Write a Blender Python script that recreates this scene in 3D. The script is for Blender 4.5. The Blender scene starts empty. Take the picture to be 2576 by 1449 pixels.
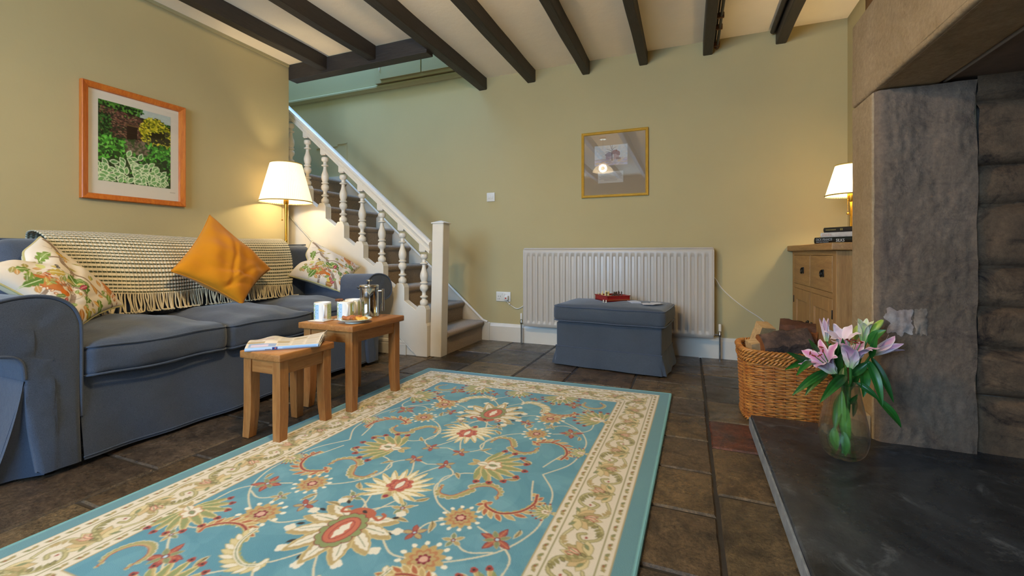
import bpy, math, random
import numpy as np
from mathutils import Vector, Matrix, noise as mnoise
random.seed(7); rng=np.random.default_rng(7)
PI=math.pi
SC=bpy.context.scene; COL=SC.collection
def lin(h):
    h=h.lstrip('#'); v=[int(h[i:i+2],16)/255 for i in (0,2,4)]
    return [x/12.92 if x<=.04045 else ((x+.055)/1.055)**2.4 for x in v]
# ------------------------------------------------------------------ materials
def nd(nt,t,**k):
    n=nt.nodes.new(t)
    for a,b in k.items(): setattr(n,a,b)
    return n
def base_mat(name):
    m=bpy.data.materials.new(name); m.use_nodes=True; nt=m.node_tree
    return m,nt,nt.nodes['Principled BSDF']
def front_only(nt,fac):
    g=nd(nt,'ShaderNodeNewGeometry'); i=nd(nt,'ShaderNodeMath',operation='SUBTRACT'); i.inputs[0].default_value=1.; nt.links.new(g.outputs['Backfacing'],i.inputs[1])
    m=nd(nt,'ShaderNodeMath',operation='MULTIPLY'); nt.links.new(fac,m.inputs[0]); nt.links.new(i.outputs[0],m.inputs[1]); return m.outputs[0]
def mixc(nt,fac,a,b,blend='MIX'):
    n=nd(nt,'ShaderNodeMix',data_type='RGBA',blend_type=blend)
    for s,v in ((n.inputs[0],fac),(n.inputs[6],a),(n.inputs[7],b)):
        if hasattr(v,'links'): nt.links.new(v,s)
        elif isinstance(v,(list,tuple)): s.default_value=(*v[:3],1)
        else: s.default_value=v
    return n.outputs[2]
def noise(nt,scale,detail=4,rough=.55,coord='Object',stretch=None,dist=0):
    tc=nd(nt,'ShaderNodeTexCoord'); src=tc.outputs[coord]
    if stretch:
        mp=nd(nt,'ShaderNodeMapping'); mp.inputs['Scale'].default_value=stretch
        nt.links.new(src,mp.inputs[0]); src=mp.outputs[0]
    n=nd(nt,'ShaderNodeTexNoise'); n.inputs['Scale'].default_value=scale
    n.inputs['Detail'].default_value=detail; n.inputs['Roughness'].default_value=rough; n.inputs['Distortion'].default_value=dist
    nt.links.new(src,n.inputs['Vector']); return n.outputs['Fac']
def ramp(nt,src,p0,p1,c0=(0,0,0),c1=(1,1,1)):
    r=nd(nt,'ShaderNodeValToRGB'); e=r.color_ramp.elements
    e[0].position=p0; e[1].position=p1; e[0].color=(*c0,1); e[1].color=(*c1,1)
    nt.links.new(src,r.inputs[0]); return r.outputs[0]
def bump(nt,b,src,strength=.3,dist=.01,prev=None):
    n=nd(nt,'ShaderNodeBump'); n.inputs['Strength'].default_value=strength; n.inputs['Distance'].default_value=dist
    nt.links.new(src,n.inputs['Height'])
    if prev: nt.links.new(prev,n.inputs['Normal'])
    nt.links.new(n.outputs[0],b.inputs['Normal']); return n.outputs[0]
def M(name,col,rough=.6,var=0,vs=6,col2=None,bp=0,bs=60,bd=.004,metal=0,stretch=None,spec=None,coat=0,attr=False,lo=.35,hi=.65,sheen=0):
    m,nt,b=base_mat(name)
    c=lin(col) if isinstance(col,str) else col
    out=None
    if attr:
        a=nd(nt,'ShaderNodeAttribute'); a.attribute_name='Col'; out=a.outputs['Color']
    if col2:
        c2=lin(col2); f=ramp(nt,noise(nt,vs,6,.6,stretch=stretch),lo,hi)
        out=mixc(nt,f,out if out else c,c2) if not attr else out
    if var:
        f=noise(nt,vs*3.1,5,.6,stretch=stretch); g=ramp(nt,f,.25,.75,(1-var,)*3,(1+var,)*3)
        out=mixc(nt,1.0,out if out else c,g,'MULTIPLY')
    if out: nt.links.new(out,b.inputs['Base Color'])
    else: b.inputs['Base Color'].default_value=(*c,1)
    b.inputs['Roughness'].default_value=rough; b.inputs['Metallic'].default_value=metal
    if spec is not None: b.inputs['Specular IOR Level'].default_value=spec
    if coat: b.inputs['Coat Weight'].default_value=coat; b.inputs['Coat Roughness'].default_value=.08
    if sheen: b.inputs['Sheen Weight'].default_value=sheen; b.inputs['Sheen Roughness'].default_value=.5
    if bp: bump(nt,b,noise(nt,bs,5,.6,stretch=stretch),bp,bd)
    return m
def wood(name,c1,c2,rough=.42,axis=0,scale=9):
    m,nt,b=base_mat(name); st=[14.,14.,14.]; st[axis]=1.2
    f=noise(nt,scale*.35,6,.65,stretch=st,dist=1.2)
    out=mixc(nt,ramp(nt,f,.3,.7),lin(c1),lin(c2))
    g=ramp(nt,noise(nt,scale*3,3,.5,stretch=st),.3,.7,(.86,)*3,(1.08,)*3)
    out=mixc(nt,1.,out,g,'MULTIPLY'); nt.links.new(out,b.inputs['Base Color'])
    b.inputs['Roughness'].default_value=rough
    bump(nt,b,f,.15,.002); return m
def cloth(name,c1,c2,rough=.9,scale=700,var=.12):
    m,nt,b=base_mat(name)
    f=noise(nt,scale,2,.6); out=mixc(nt,ramp(nt,f,.35,.65),lin(c1),lin(c2))
    g=ramp(nt,noise(nt,5,4,.6),.25,.75,(1-var,)*3,(1+var,)*3)
    out=mixc(nt,1.,out,g,'MULTIPLY'); nt.links.new(out,b.inputs['Base Color'])
    b.inputs['Roughness'].default_value=rough; b.inputs['Sheen Weight'].default_value=.25; b.inputs['Specular IOR Level'].default_value=.2
    n1=bump(nt,b,noise(nt,9,4,.55),.25,.02)
    bump(nt,b,noise(nt,scale,2,.5),.25,.0015,n1); return m
# ------------------------------------------------------------------ meshes
class MB:
    def __init__(s): s.v=[]; s.f=[]; s.m=[]; s.uv={}
    def add(s,vs,fs,mi=0):
        o=len(s.v); s.v+= [tuple(v) for v in vs]; s.f+=[tuple(i+o for i in f) for f in fs]; s.m+=[mi]*len(fs); return s
    def box(s,x0,x1,y0,y1,z0,z1,b=.0,mi=0):
        if b<=0:
            vs=[(x,y,z) for z in (z0,z1) for x,y in ((x0,y0),(x1,y0),(x1,y1),(x0,y1))]
            return s.add(vs,[(3,2,1,0),(4,5,6,7),(0,1,5,4),(1,2,6,5),(2,3,7,6),(3,0,4,7)],mi)
        return s.soft(((x0+x1)/2,(y0+y1)/2,(z0+z1)/2),(abs(x1-x0)/2,abs(y1-y0)/2,abs(z1-z0)/2),b,seg=2,mi=mi)
    def soft(s,c,h,r,seg=3,n=0,crown=0,bulge=0,xf=None,mi=0,fn=None):
        """rounded box: centre c, half size h, radius r; n extra cuts on the flat; crown lifts the top"""
        r=min(r,min(h)*.999)
        def axis(hh):
            a=[-hh+r*(1-math.cos(PI/2*i/seg)) if 0 else -hh+r*i/seg for i in range(seg)]
            flat=[-hh+r+(2*hh-2*r)*i/(n+1) for i in range(n+2)]
            return a+flat+[-x for x in reversed(a)]
        ax=[axis(h[0]),axis(h[1]),axis(h[2])]
        idx={}; vs=[]; fs=[]
        def vert(p):
            k=tuple(round(q,6) for q in p)
            if k in idx: return idx[k]
            q=[max(-h[i]+r,min(h[i]-r,p[i])) for i in range(3)]
            d=Vector([p[i]-q[i] for i in range(3)])
            if d.length>1e-9: d=d.normalized()*r
            w=[q[i]+d[i] for i in range(3)]
            nx,ny,nz=(w[i]/h[i] for i in range(3))
            if crown: w[2]+=crown*max(0,1-nx*nx)*max(0,1-ny*ny)*(1 if nz>0 else -.15)*min(1,abs(nz))
            if bulge:
                w[0]+=bulge*nx*max(0,1-nz*nz)*max(0,1-ny*ny); w[1]+=bulge*ny*max(0,1-nz*nz)*max(0,1-nx*nx)
            P=Vector((c[0]+w[0],c[1]+w[1],c[2]+w[2]))
            if fn: P=Vector(fn(P,(nx,ny,nz)))
            if xf: P=xf@P
            idx[k]=len(vs); vs.append(tuple(P)); return idx[k]
        for a in range(3):
            u,w=(a+1)%3,(a+2)%3
            for sg in (-1,1):
                for i in range(len(ax[u])-1):
                    for j in range(len(ax[w])-1):
                        q=[]
                        for (di,dj) in ((0,0),(1,0),(1,1),(0,1)):
                            p=[0,0,0]; p[a]=sg*h[a]; p[u]=ax[u][i+di]; p[w]=ax[w][j+dj]; q.append(vert(p))
                        fs.append(q if sg>0 else q[::-1])
        return s.add(vs,fs,mi)
    def grid(s,fn,nu,nv,mi=0,cu=False,cv=False,uv=False):
        vs=[fn(i/(nu if cu else nu-1),j/(nv if cv else nv-1)) for j in range(nv) for i in range(nu)]
        fs=[]
        for j in range(nv if cv else nv-1):
            for i in range(nu if cu else nu-1):
                i2=(i+1)%nu; j2=(j+1)%nv
                fs.append((j*nu+i,j*nu+i2,j2*nu+i2,j2*nu+i))
        if uv:
            o=len(s.v)
            for j in range(nv):
                for i in range(nu): s.uv[o+j*nu+i]=(i/(nu-1),j/(nv-1))
        return s.add(vs,fs,mi)
    def tube(s,pts,r,n=8,cap=True,closed=False,mi=0,sx=1):
        P=[Vector(p) for p in pts]; N=len(P)
        T=[]
        for i in range(N):
            a=P[(i-1)%N] if (closed or i>0) else P[i]; b=P[(i+1)%N] if (closed or i<N-1) else P[i]
            t=(b-a); T.append(t.normalized() if t.length>1e-9 else Vector((0,0,1)))
        up=Vector((0,0,1)) if abs(T[0].z)<.9 else Vector((1,0,0))
        nrm=(up-T[0]*up.dot(T[0])).normalized(); vs=[]
        for i in range(N):
            if i: 
                nrm=(nrm-T[i]*nrm.dot(T[i])); nrm=nrm.normalized() if nrm.length>1e-6 else Vector((1,0,0))
            bn=T[i].cross(nrm); rr=r[i] if isinstance(r,(list,tuple)) else r
            for k in range(n):
                a=2*PI*k/n; vs.append(P[i]+nrm*math.cos(a)*rr*sx+bn*math.sin(a)*rr)
        fs=[]
        for i in range(N if closed else N-1):
            j=(i+1)%N
            for k in range(n):
                k2=(k+1)%n; fs.append((i*n+k,i*n+k2,j*n+k2,j*n+k))
        if cap and not closed: fs+=[tuple(range(n))[::-1],tuple((N-1)*n+k for k in range(n))]
        return s.add(vs,fs,mi)
    def lathe(s,prof,c=(0,0,0),n=24,mi=0,axis=None,cap=False,flute=0,nf=0):
        vs=[]
        for (r,z) in prof:
            for k in range(n):
                a=2*PI*k/n; rr=r*(1+(flute*math.cos(nf*a) if flute else 0)); vs.append((c[0]+rr*math.cos(a),c[1]+rr*math.sin(a),c[2]+z))
        if axis is not None: vs=[tuple(axis@Vector(v)) for v in vs]
        fs=[(j*n+k,j*n+(k+1)%n,(j+1)*n+(k+1)%n,(j+1)*n+k) for j in range(len(prof)-1) for k in range(n)]
        if cap: fs+=[tuple(range(n))[::-1],tuple((len(prof)-1)*n+k for k in range(n))]
        return s.add(vs,fs,mi)
    def prism(s,poly,ax,a,b,mi=0):
        """poly: 2D points in the two other axes (x,y order kept), extruded on axis ax from a to b"""
        def mk(p,t):
            q=list(p); q.insert(ax,t); return tuple(q)
        n=len(poly); vs=[mk(p,a) for p in poly]+[mk(p,b) for p in poly]
        fs=[tuple(range(n)),tuple(range(n,2*n))[::-1]]+[(i,i+n,(i+1)%n+n,(i+1)%n) for i in range(n)]
        return s.add(vs,fs,mi)
    def sphere(s,c,r,n=12,mi=0,sc=(1,1,1)):
        pr=[(max(1e-5,math.sin(PI*i/n)),-math.cos(PI*i/n)) for i in range(n+1)]
        vs=[(c[0]+a*math.cos(2*PI*k/n)*r*sc[0],c[1]+a*math.sin(2*PI*k/n)*r*sc[1],c[2]+z*r*sc[2]) for a,z in pr for k in range(n)]
        return s.add(vs,[(j*n+k,j*n+(k+1)%n,(j+1)*n+(k+1)%n,(j+1)*n+k) for j in range(n) for k in range(n)],mi)
    def xform(s,mat,start=0):
        for i in range(start,len(s.v)): s.v[i]=tuple(mat@Vector(s.v[i]))
        return s
    def build(s,name,mats,parent=None,smooth=True,local=False,bev=0,sub=0,fixn=True,angle=40):
        if not isinstance(mats,(list,tuple)): mats=[mats]
        if parent is not None and not local: off=root_of(parent).location
        elif parent is not None: off=Vector((0,0,0))
        else:
            xs=[v[0] for v in s.v]; ys=[v[1] for v in s.v]; zs=[v[2] for v in s.v]
            off=Vector(((min(xs)+max(xs))/2,(min(ys)+max(ys))/2,min(zs)))
        me=bpy.data.meshes.new(name)
        me.from_pydata([(v[0]-off[0],v[1]-off[1],v[2]-off[2]) for v in s.v],[],s.f)
        for m in mats: me.materials.append(m)
        me.polygons.foreach_set('material_index',s.m)
        if s.uv:
            ul=me.uv_layers.new(name='UVMap')
            for l in me.loops:
                if l.vertex_index in s.uv: ul.data[l.index].uv=s.uv[l.vertex_index]
        if fixn:
            import bmesh
            bm=bmesh.new(); bm.from_mesh(me); bmesh.ops.recalc_face_normals(bm,faces=bm.faces); bm.to_mesh(me); bm.free()
        if smooth:
            me.polygons.foreach_set('use_smooth',[True]*len(me.polygons))
            try: me.set_sharp_from_angle(angle=math.radians(angle))
            except Exception: pass
        o=bpy.data.objects.new(name,me); COL.objects.link(o)
        if parent is not None: o.parent=parent
        else: o.location=off
        if bev:
            md=o.modifiers.new('Bevel','BEVEL'); md.width=bev; md.segments=2; md.limit_method='ANGLE'
        if sub:
            md=o.modifiers.new('Sub','SUBSURF'); md.levels=sub; md.render_levels=sub
        return o
def root_of(o):
    while o.parent is not None: o=o.parent
    return o
def tag(o,label=None,cat=None,group=None,kind=None):
    if label: o['label']=label
    if cat: o['category']=cat
    if group: o['group']=group
    if kind: o['kind']=kind
    return o
def thing(name,label,cat,loc=(0,0,0),rz=0,group=None):
    o=bpy.data.objects.new(name,None); COL.objects.link(o); o.location=loc; o.rotation_euler=(0,0,rz); o.empty_display_size=.05
    return tag(o,label,cat,group)
def struct(o): o['kind']='structure'; return o
def copy_tree(o,parent=None):
    c=o.copy(); COL.objects.link(c); c.parent=parent
    for ch in list(o.children): copy_tree(ch,c)
    return c
def smooth_path(pts,n=8):
    P=[np.array(p,float) for p in pts]; P=[2*P[0]-P[1]]+P+[2*P[-1]-P[-2]]; out=[]
    for i in range(1,len(P)-2):
        for k in range(n):
            t=k/n; a,b,c,d=P[i-1:i+3]
            out.append(.5*((2*b)+(-a+c)*t+(2*a-5*b+4*c-d)*t*t+(-a+3*b-3*c+d)*t**3))
    out.append(P[-2]); return [tuple(q) for q in out]
# ------------------------------------------------------------------ painted cloth and prints (colour attributes)
class Canvas:
    def __init__(s,w,h,step,bg):
        s.step=step; s.nx=int(w/step)+1; s.ny=int(h/step)+1; s.w=w; s.h=h
        s.a=np.empty((s.ny,s.nx,3)); s.a[:]=lin(bg)
    def box(s,x0,x1,y0,y1):
        i0=max(0,int(x0/s.step)); i1=min(s.nx,int(x1/s.step)+2); j0=max(0,int(y0/s.step)); j1=min(s.ny,int(y1/s.step)+2)
        if i0>=i1 or j0>=j1: return None
        X,Y=np.meshgrid(np.arange(i0,i1)*s.step,np.arange(j0,j1)*s.step); return (slice(j0,j1),slice(i0,i1)),X,Y
    def put(s,sl,mask,col,al=1.):
        c=np.array(lin(col)) if isinstance(col,str) else np.array(col); v=s.a[sl]
        m=(mask.astype(float)*al)[...,None]; s.a[sl]=v*(1-m)+c*m
    def rect(s,x0,x1,y0,y1,col,al=1.):
        b=s.box(x0,x1,y0,y1)
        if b: s.put(b[0],(b[1]>=x0)&(b[1]<=x1)&(b[2]>=y0)&(b[2]<=y1),col,al)
    def leaf(s,x,y,ang,L,W,col,edge=None,ew=.003,mid=None,mw=.0015,bend=0,ser=0,ns=6,pw=1.,al=1.,rd=1.):
        b=s.box(x-L*1.3,x+L*1.3,y-L*1.3,y+L*1.3)
        if not b: return
        sl,X,Y=b; c,n=math.cos(ang),math.sin(ang)
        u=((X-x)*c+(Y-y)*n)/L; t=-(X-x)*n+(Y-y)*c; t=t-bend*L*u*u
        uc=np.clip(u,0,1); wd=W*np.abs(np.sin(PI*uc**pw))**rd
        if ser: wd=wd*(1-ser+ser*np.abs(np.cos(PI*ns*uc)))
        ins=(np.abs(t)<wd)&(u>0)&(u<1)
        if edge: s.put(sl,ins,edge,al); s.put(sl,(np.abs(t)<wd-ew)&(u>0)&(u<1),col,al)
        else: s.put(sl,ins,col,al)
        if mid: s.put(sl,(np.abs(t)<mw)&(u>.02)&(u<.85),mid,al)
    def ell(s,x,y,a,b_,ang,col,al=1.):
        m=max(a,b_); b=s.box(x-m,x+m,y-m,y+m)
        if not b: return
        sl,X,Y=b; c,n=math.cos(ang),math.sin(ang); u=(X-x)*c+(Y-y)*n; v=-(X-x)*n+(Y-y)*c
        s.put(sl,(u/a)**2+(v/b_)**2<1,col,al)
    def soften(s,k=1):
        for _ in range(k):
            p=np.pad(s.a,((1,1),(1,1),(0,0)),'edge'); p=(p[:-2]+2*p[1:-1]+p[2:])/4; s.a=(p[:,:-2]+2*p[:,1:-1]+p[:,2:])/4
    def rose(s,x,y,R,n,col,ph=0,depth=.25,al=1.):
        b=s.box(x-R,x+R,y-R,y+R)
        if not b: return
        sl,X,Y=b; r=np.hypot(X-x,Y-y); th=np.arctan2(Y-y,X-x)
        s.put(sl,r<R*(1-depth+depth*np.abs(np.cos(n*(th-ph)/2))),col,al)
    def stroke(s,pts,w,col,smooth=True,al=1.):
        P=smooth_path([(p[0],p[1],0) for p in pts],10) if smooth and len(pts)>2 else [(p[0],p[1],0) for p in pts]
        for a,b_ in zip(P[:-1],P[1:]):
            bb=s.box(min(a[0],b_[0])-w,max(a[0],b_[0])+w,min(a[1],b_[1])-w,max(a[1],b_[1])+w)
            if not bb: continue
            sl,X,Y=bb; dx,dy=b_[0]-a[0],b_[1]-a[1]; L2=dx*dx+dy*dy+1e-12
            t=np.clip(((X-a[0])*dx+(Y-a[1])*dy)/L2,0,1); s.put(sl,np.hypot(X-a[0]-t*dx,Y-a[1]-t*dy)<w/2,col,al)
    def blotch(s,x0,x1,y0,y1,cols,n,size,al=.9):
        for i in range(n):
            x=rng.uniform(x0,x1); y=rng.uniform(y0,y1); s.leaf(x,y,rng.uniform(0,2*PI),size*rng.uniform(.6,1.4),size*rng.uniform(.15,.35),cols[rng.integers(len(cols))],al=al)
def np_mesh(name,P,cols,mat,parent=None,thick=None,local=False):
    """P: ny,nx,3 world points, coloured per vertex"""
    ny,nx=P.shape[:2]; off=np.array(root_of(parent).location) if (parent is not None and not local) else (np.zeros(3) if parent is not None else np.array([P[...,0].mean(),P[...,1].mean(),P[...,2].min()]))
    V=(P.reshape(-1,3)-off).astype(np.float32); C=np.concatenate([cols.reshape(-1,3),np.ones((nx*ny,1))],1).astype(np.float32)
    I=np.arange(ny*nx).reshape(ny,nx); F=np.stack([I[:-1,:-1],I[:-1,1:],I[1:,1:],I[1:,:-1]],-1).reshape(-1,4)
    if thick is not None:   # close the sheet with its underside
        n=len(V); V=np.concatenate([V,V+np.array(thick,dtype=np.float32)]); C=np.concatenate([C,C])
        rim=np.concatenate([I[0,:],I[1:,-1],I[-1,-2::-1],I[-2:0:-1,0]]); r2=np.roll(rim,-1)
        F=np.concatenate([F,F[:,::-1]+n,np.stack([rim,rim+n,r2+n,r2],1)])
    me=bpy.data.meshes.new(name); me.vertices.add(len(V)); me.vertices.foreach_set('co',V.ravel())
    me.loops.add(F.size); me.loops.foreach_set('vertex_index',F.ravel().astype(np.int32))
    me.polygons.add(len(F)); me.polygons.foreach_set('loop_start',np.arange(0,F.size,4,dtype=np.int32)); me.polygons.foreach_set('loop_total',np.full(len(F),4,dtype=np.int32))
    me.update(calc_edges=True); me.validate()
    at=me.color_attributes.new('Col','FLOAT_COLOR','POINT'); at.data.foreach_set('color',C.ravel())
    me.polygons.foreach_set('use_smooth',[True]*len(me.polygons)); me.materials.append(mat)
    o=bpy.data.objects.new(name,me); COL.objects.link(o)
    if parent is not None: o.parent=parent
    else: o.location=off
    return o
def text_mesh(name,txt,size,mat,parent,matrix,depth=.0004):
    cu=bpy.data.curves.new(name,'FONT'); cu.body=txt; cu.size=size; cu.extrude=depth; cu.align_x='LEFT'
    t=bpy.data.objects.new(name+'_c',cu); COL.objects.link(t); dg=bpy.context.evaluated_depsgraph_get()
    me=bpy.data.meshes.new_from_object(t.evaluated_get(dg)); bpy.data.objects.remove(t)
    me.transform(matrix); me.transform(Matrix.Translation(-root_of(parent).location)); me.materials.clear(); me.materials.append(mat)
    o=bpy.data.objects.new(name,me); COL.objects.link(o); o.parent=parent; return o
# ------------------------------------------------------------------ palette
WALL=M('sage_paint','#b5a67a',.85,var=.03,vs=.7,bp=.12,bs=45,bd=.004,spec=.25)
CEIL=M('ceiling_plaster','#fcecd2',.9,var=.03,vs=1.2,bp=.25,bs=20,bd=.006)
WHITE=M('white_gloss_paint','#d9d0c0',.35,var=.02,vs=5)
BEAM=M('dark_stained_beam','#2e2721',.55,var=.25,vs=5,bp=.5,bs=12,bd=.006,stretch=(6,.8,6))
BEAMX=M('dark_stained_trimmer','#2e2721',.55,var=.25,vs=5,bp=.5,bs=12,bd=.006,stretch=(.8,6,6))
XL,XR,YB,YF,ZC=-3.025,.963,3.463,-1.95,2.29
def plain(name,*b,mat=WALL,**k): return struct(MB().box(*b).build(name,mat,smooth=False,**k))
# walls
plain('wall_left',XL-.14,XL,YF-.1,2.62,0,ZC)
plain('wall_back',-4.9,1.1,YB,YB+.12,0,4.3)
plain('wall_right',XR,XR+.12,2.236,YB,0,ZC)
fr=MB()
W0,W1,WZ0,WZ1=-2.3,-.55,.85,1.95     # window opening in the wall behind the camera
fr.box(XL-.14,W0,YF-.22,YF,0,ZC); fr.box(W1,1.6,YF-.22,YF,0,ZC); fr.box(W0,W1,YF-.22,YF,0,WZ0); fr.box(W0,W1,YF-.22,YF,WZ1,ZC)
struct(fr.build('wall_front',WALL,smooth=False))
w=MB()
for a,b in ((W0,W0+.06),(W1-.06,W1)): w.box(a,b,YF-.13,YF-.08,WZ0,WZ1)
for a,b in ((WZ0,WZ0+.06),(WZ1-.06,WZ1)): w.box(W0,W1,YF-.13,YF-.08,a,b)
for i in range(1,6):
    x=W0+(W1-W0)*i/6; w.box(x-.012,x+.012,YF-.12,YF-.09,WZ0,WZ1)
for i in range(1,4):
    z=WZ0+(WZ1-WZ0)*i/4; w.box(W0,W1,YF-.12,YF-.09,z-.012,z+.012)
w.box(W0-.03,W1+.03,YF-.12,YF+.08,WZ0-.04,WZ0)
struct(w.build('window_1',WHITE,smooth=False))
# stairwell shell above the ceiling and behind the left wall
WS=M('stairwell_paint','#b5a67a',.85,var=.03,vs=.7,spec=.25)
s=MB(); s.box(-4.9,-1.66,2.58,2.70,2.371,4.3); s.box(-1.66,-1.54,2.58,YB,2.371,4.3); s.box(-4.9,-4.8,2.6,YB,0,4.3)
s.box(-4.9,XL-.14,2.58,2.66,0,2.29)
struct(s.build('wall_stairwell',WS,smooth=False))
# ceiling with the opening over the stairs
c=MB(); c.box(XL-.14,1.7,YF-.2,2.62,ZC,ZC+.08); c.box(-1.66,1.1,2.62,YB,ZC,ZC+.08)
struct(c.build('ceiling',CEIL,smooth=False))
# narrow cove along left wall top
plain('trim_1',XL,XL+.012,YF,2.62,ZC-.02,ZC,mat=WALL)
# trimmer + beams
tb=MB().box(XL+.002,-1.705,2.615,2.70,2.165,2.288).build('trimmer_beam',BEAMX,bev=.004,smooth=False)
tag(tb,'dark cross beam over the foot of the stairs, carrying two short joists','beam')
BX=[(-2.69,-2.615),(-2.215,-2.145),(-1.714,-1.637),(-1.26,-1.19),(-.79,-.728),(-.35,-.287),(.097,.162),(.555,.62)]
BL=['leftmost dark ceiling beam, nearest the left wall above the sofa','second ceiling beam from the left wall, ending on the cross beam',
 'long dark ceiling beam with nail heads passing the end of the cross beam','dark ceiling beam reaching the back wall between stairs and light switch',
 'dark ceiling beam ending above the left part of the radiator','dark ceiling beam ending just right of the gilt framed picture',
 'dark ceiling beam with a rusty pipe along its right side','rightmost dark ceiling beam with a round pipe on its left side']
def beam_mesh(x0,x1,y1,seed,z0=2.187):
    m=MB(); random.seed(seed); ny=60
    ring=[]
    for j in range(ny):
        y=YF+(y1-YF)*j/(ny-1)
        jt=lambda a=.0022:(mnoise.noise(Vector((seed*3.1,y*2.2,a*999)))*2)*a
        q=[(x0+jt(.002),y,ZC-.001),(x0+jt(.0021),y,z0+.006),(x0+.006,y,z0+jt(.0022)),(x1-.006,y,z0+jt(.0023)),(x1+jt(.0024),y,z0+.006),(x1+jt(.004),y,ZC-.001)]
        ring+=q
    m.add(ring,[(j*6+k,j*6+(k+1)%6,(j+1)*6+(k+1)%6,(j+1)*6+k) for j in range(ny-1) for k in range(6)]+[tuple(range(6)),tuple((ny-1)*6+k for k in range(6))])
    return m
for i,((a,b),l) in enumerate(zip(BX,BL)):
    o=beam_mesh(a,b,2.614 if i<2 else YB,i+1,2.187 if i not in(0,1) else 2.187).build('ceiling_beam',BEAM,angle=30)
    tag(o,l,'beam','dark ceiling beams')
PIPE=M('painted_pipe','#3a332a',.5,var=.3,vs=20)
RUST=M('rusty_clip','#5c3a1c',.7,var=.3,vs=30)
p=thing('pipe','dark rusty pipe clipped along the right side of a ceiling beam','pipe',(.186,YB,2.24))
m=MB(); m.tube([(.192,YF,2.235),(.190,YB-.002,2.225)],.009,8); m.tube([(.176,YF,2.25),(.174,YB-.06,2.245)],.006,6); m.build('tube',PIPE,p)
for y in (3.0,3.15,3.40): MB().box(.164,.206,y-.008,y+.008,2.214,2.248,.003).build('clip',RUST,p)
MB().sphere((.188,YB-.02,2.232),.018,10).build('pipe_end',RUST,p)
p=MB().tube([(.535,YF,2.268),(.535,YB-.03,2.268)],.017,12).build('pipe',BEAM); tag(p,'round dark pipe along the left side of the rightmost beam','pipe')
# floor: stone flags
FL=M('stone_flags','#5a4a38',.38,attr=True,var=.5,vs=7)
nt=FL.node_tree; b=nt.nodes['Principled BSDF']
f=noise(nt,5.5,8,.65); r=ramp(nt,f,.35,.7,(.16,)*3,(.55,)*3); nt.links.new(r,b.inputs['Roughness'])
n1=bump(nt,b,noise(nt,16,9,.72),.7,.010); bump(nt,b,noise(nt,110,4,.7),.35,.0025,n1)
lk=b.inputs['Base Color'].links[0].from_socket
sp=ramp(nt,noise(nt,95,6,.85),.38,.62,(.34,)*3,(1.6,)*3); lk=mixc(nt,.95,lk,sp,'MULTIPLY')
st=ramp(nt,noise(nt,3.3,9,.75,dist=1.2),.48,.68); lk=mixc(nt,st,lk,lin('#241d17'))
wh=ramp(nt,noise(nt,13,10,.85,dist=.6),.64,.72); lk=mixc(nt,wh,lk,lin('#8f8a80')); nt.links.new(lk,b.inputs['Base Color'])
fb=struct(MB().box(-4.9,1.6,YF-.1,YB,-.05,-.006).build('floor',M('grout','#2a2520',.8,var=.3,vs=10),smooth=False))
xs=[-3.25,-2.92,-2.5,-2.12,-1.72,-1.38,-1.0,-.68,-.30,.08,.46,.84,1.25,1.6]
V=[];Fc=[];Cc=[]
cols=[lin(c) for c in ('#5d4a35','#4d3f31','#6b5539','#43382d','#5a4c3e','#6a583f','#3c332b','#544431','#615038')]
random.seed(11)
def flag(x0,x1,y0,y1,c):
    g=.0035; x0+=g;x1-=g;y0+=g;y1-=g; n=6; o=len(V); bw=.007
    def edge(t,s): return .003*mnoise.noise(Vector((t*9,s,1.7)))
    P=[]
    for i in range(n): P.append((x0+(x1-x0)*i/n,y0+edge(x0+i*.06,y0*3)))
    for i in range(n): P.append((x1+edge(y0+i*.06,x1*3),y0+(y1-y0)*i/n))
    for i in range(n): P.append((x1-(x1-x0)*i/n,y1+edge(x0+i*.06,y1*3+4)))
    for i in range(n): P.append((x0+edge(y0+i*.06,x0*3+4),y1-(y1-y0)*i/n))
    N=len(P); cx,cy=(x0+x1)/2,(y0+y1)/2; zt=random.uniform(-.0012,0)
    for x,y in P: V.append((x,y,-.008))
    for x,y in P: V.append((x+(bw if x<cx else -bw)*min(1,abs(x-cx)*4/(x1-x0)),y+(bw if y<cy else -bw)*min(1,abs(y-cy)*4/(y1-y0)),zt))
    for i in range(N): Fc.append((o+i,o+(i+1)%N,o+N+(i+1)%N,o+N+i)); 
    Fc.append(tuple(range(o+N,o+2*N)))
    for i in range(2*N): Cc.append((*c,1))
fixed={8:[-1.95,-1.6,-1.3,-1.0,-.65,-.3,0,.25,.52,.82,1.095,1.37,1.635,1.913,2.2,2.438,2.7,2.95,3.15,YB],
       9:[-1.95,-1.5,-1.1,-.6,-.1,.4,.9,1.5,1.86,2.16,2.437,2.72,2.958,3.2,YB]}
for k in range(len(xs)-1):
    ys=fixed.get(k)
    if not ys:
        ys=[YF]; 
        while ys[-1]<YB-.2: ys.append(ys[-1]+random.uniform(.2,.52))
        ys[-1]=YB
    for a,b2 in zip(ys[:-1],ys[1:]):
        c=list(random.choice(cols)); 
        if k==9 and abs(a-1.86)<.01: c=lin('#6a3a28')
        flag(xs[k],xs[k+1],a,b2,[q*.84 for q in c])
me=bpy.data.meshes.new('floor'); me.from_pydata(V,[],Fc); at=me.color_attributes.new('Col','FLOAT_COLOR','POINT'); at.data.foreach_set('color',np.array(Cc,dtype=np.float32).ravel())
me.materials.append(FL); o=bpy.data.objects.new('floor_flagstones',me); COL.objects.link(o); struct(o); o.name='floor'; 
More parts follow.
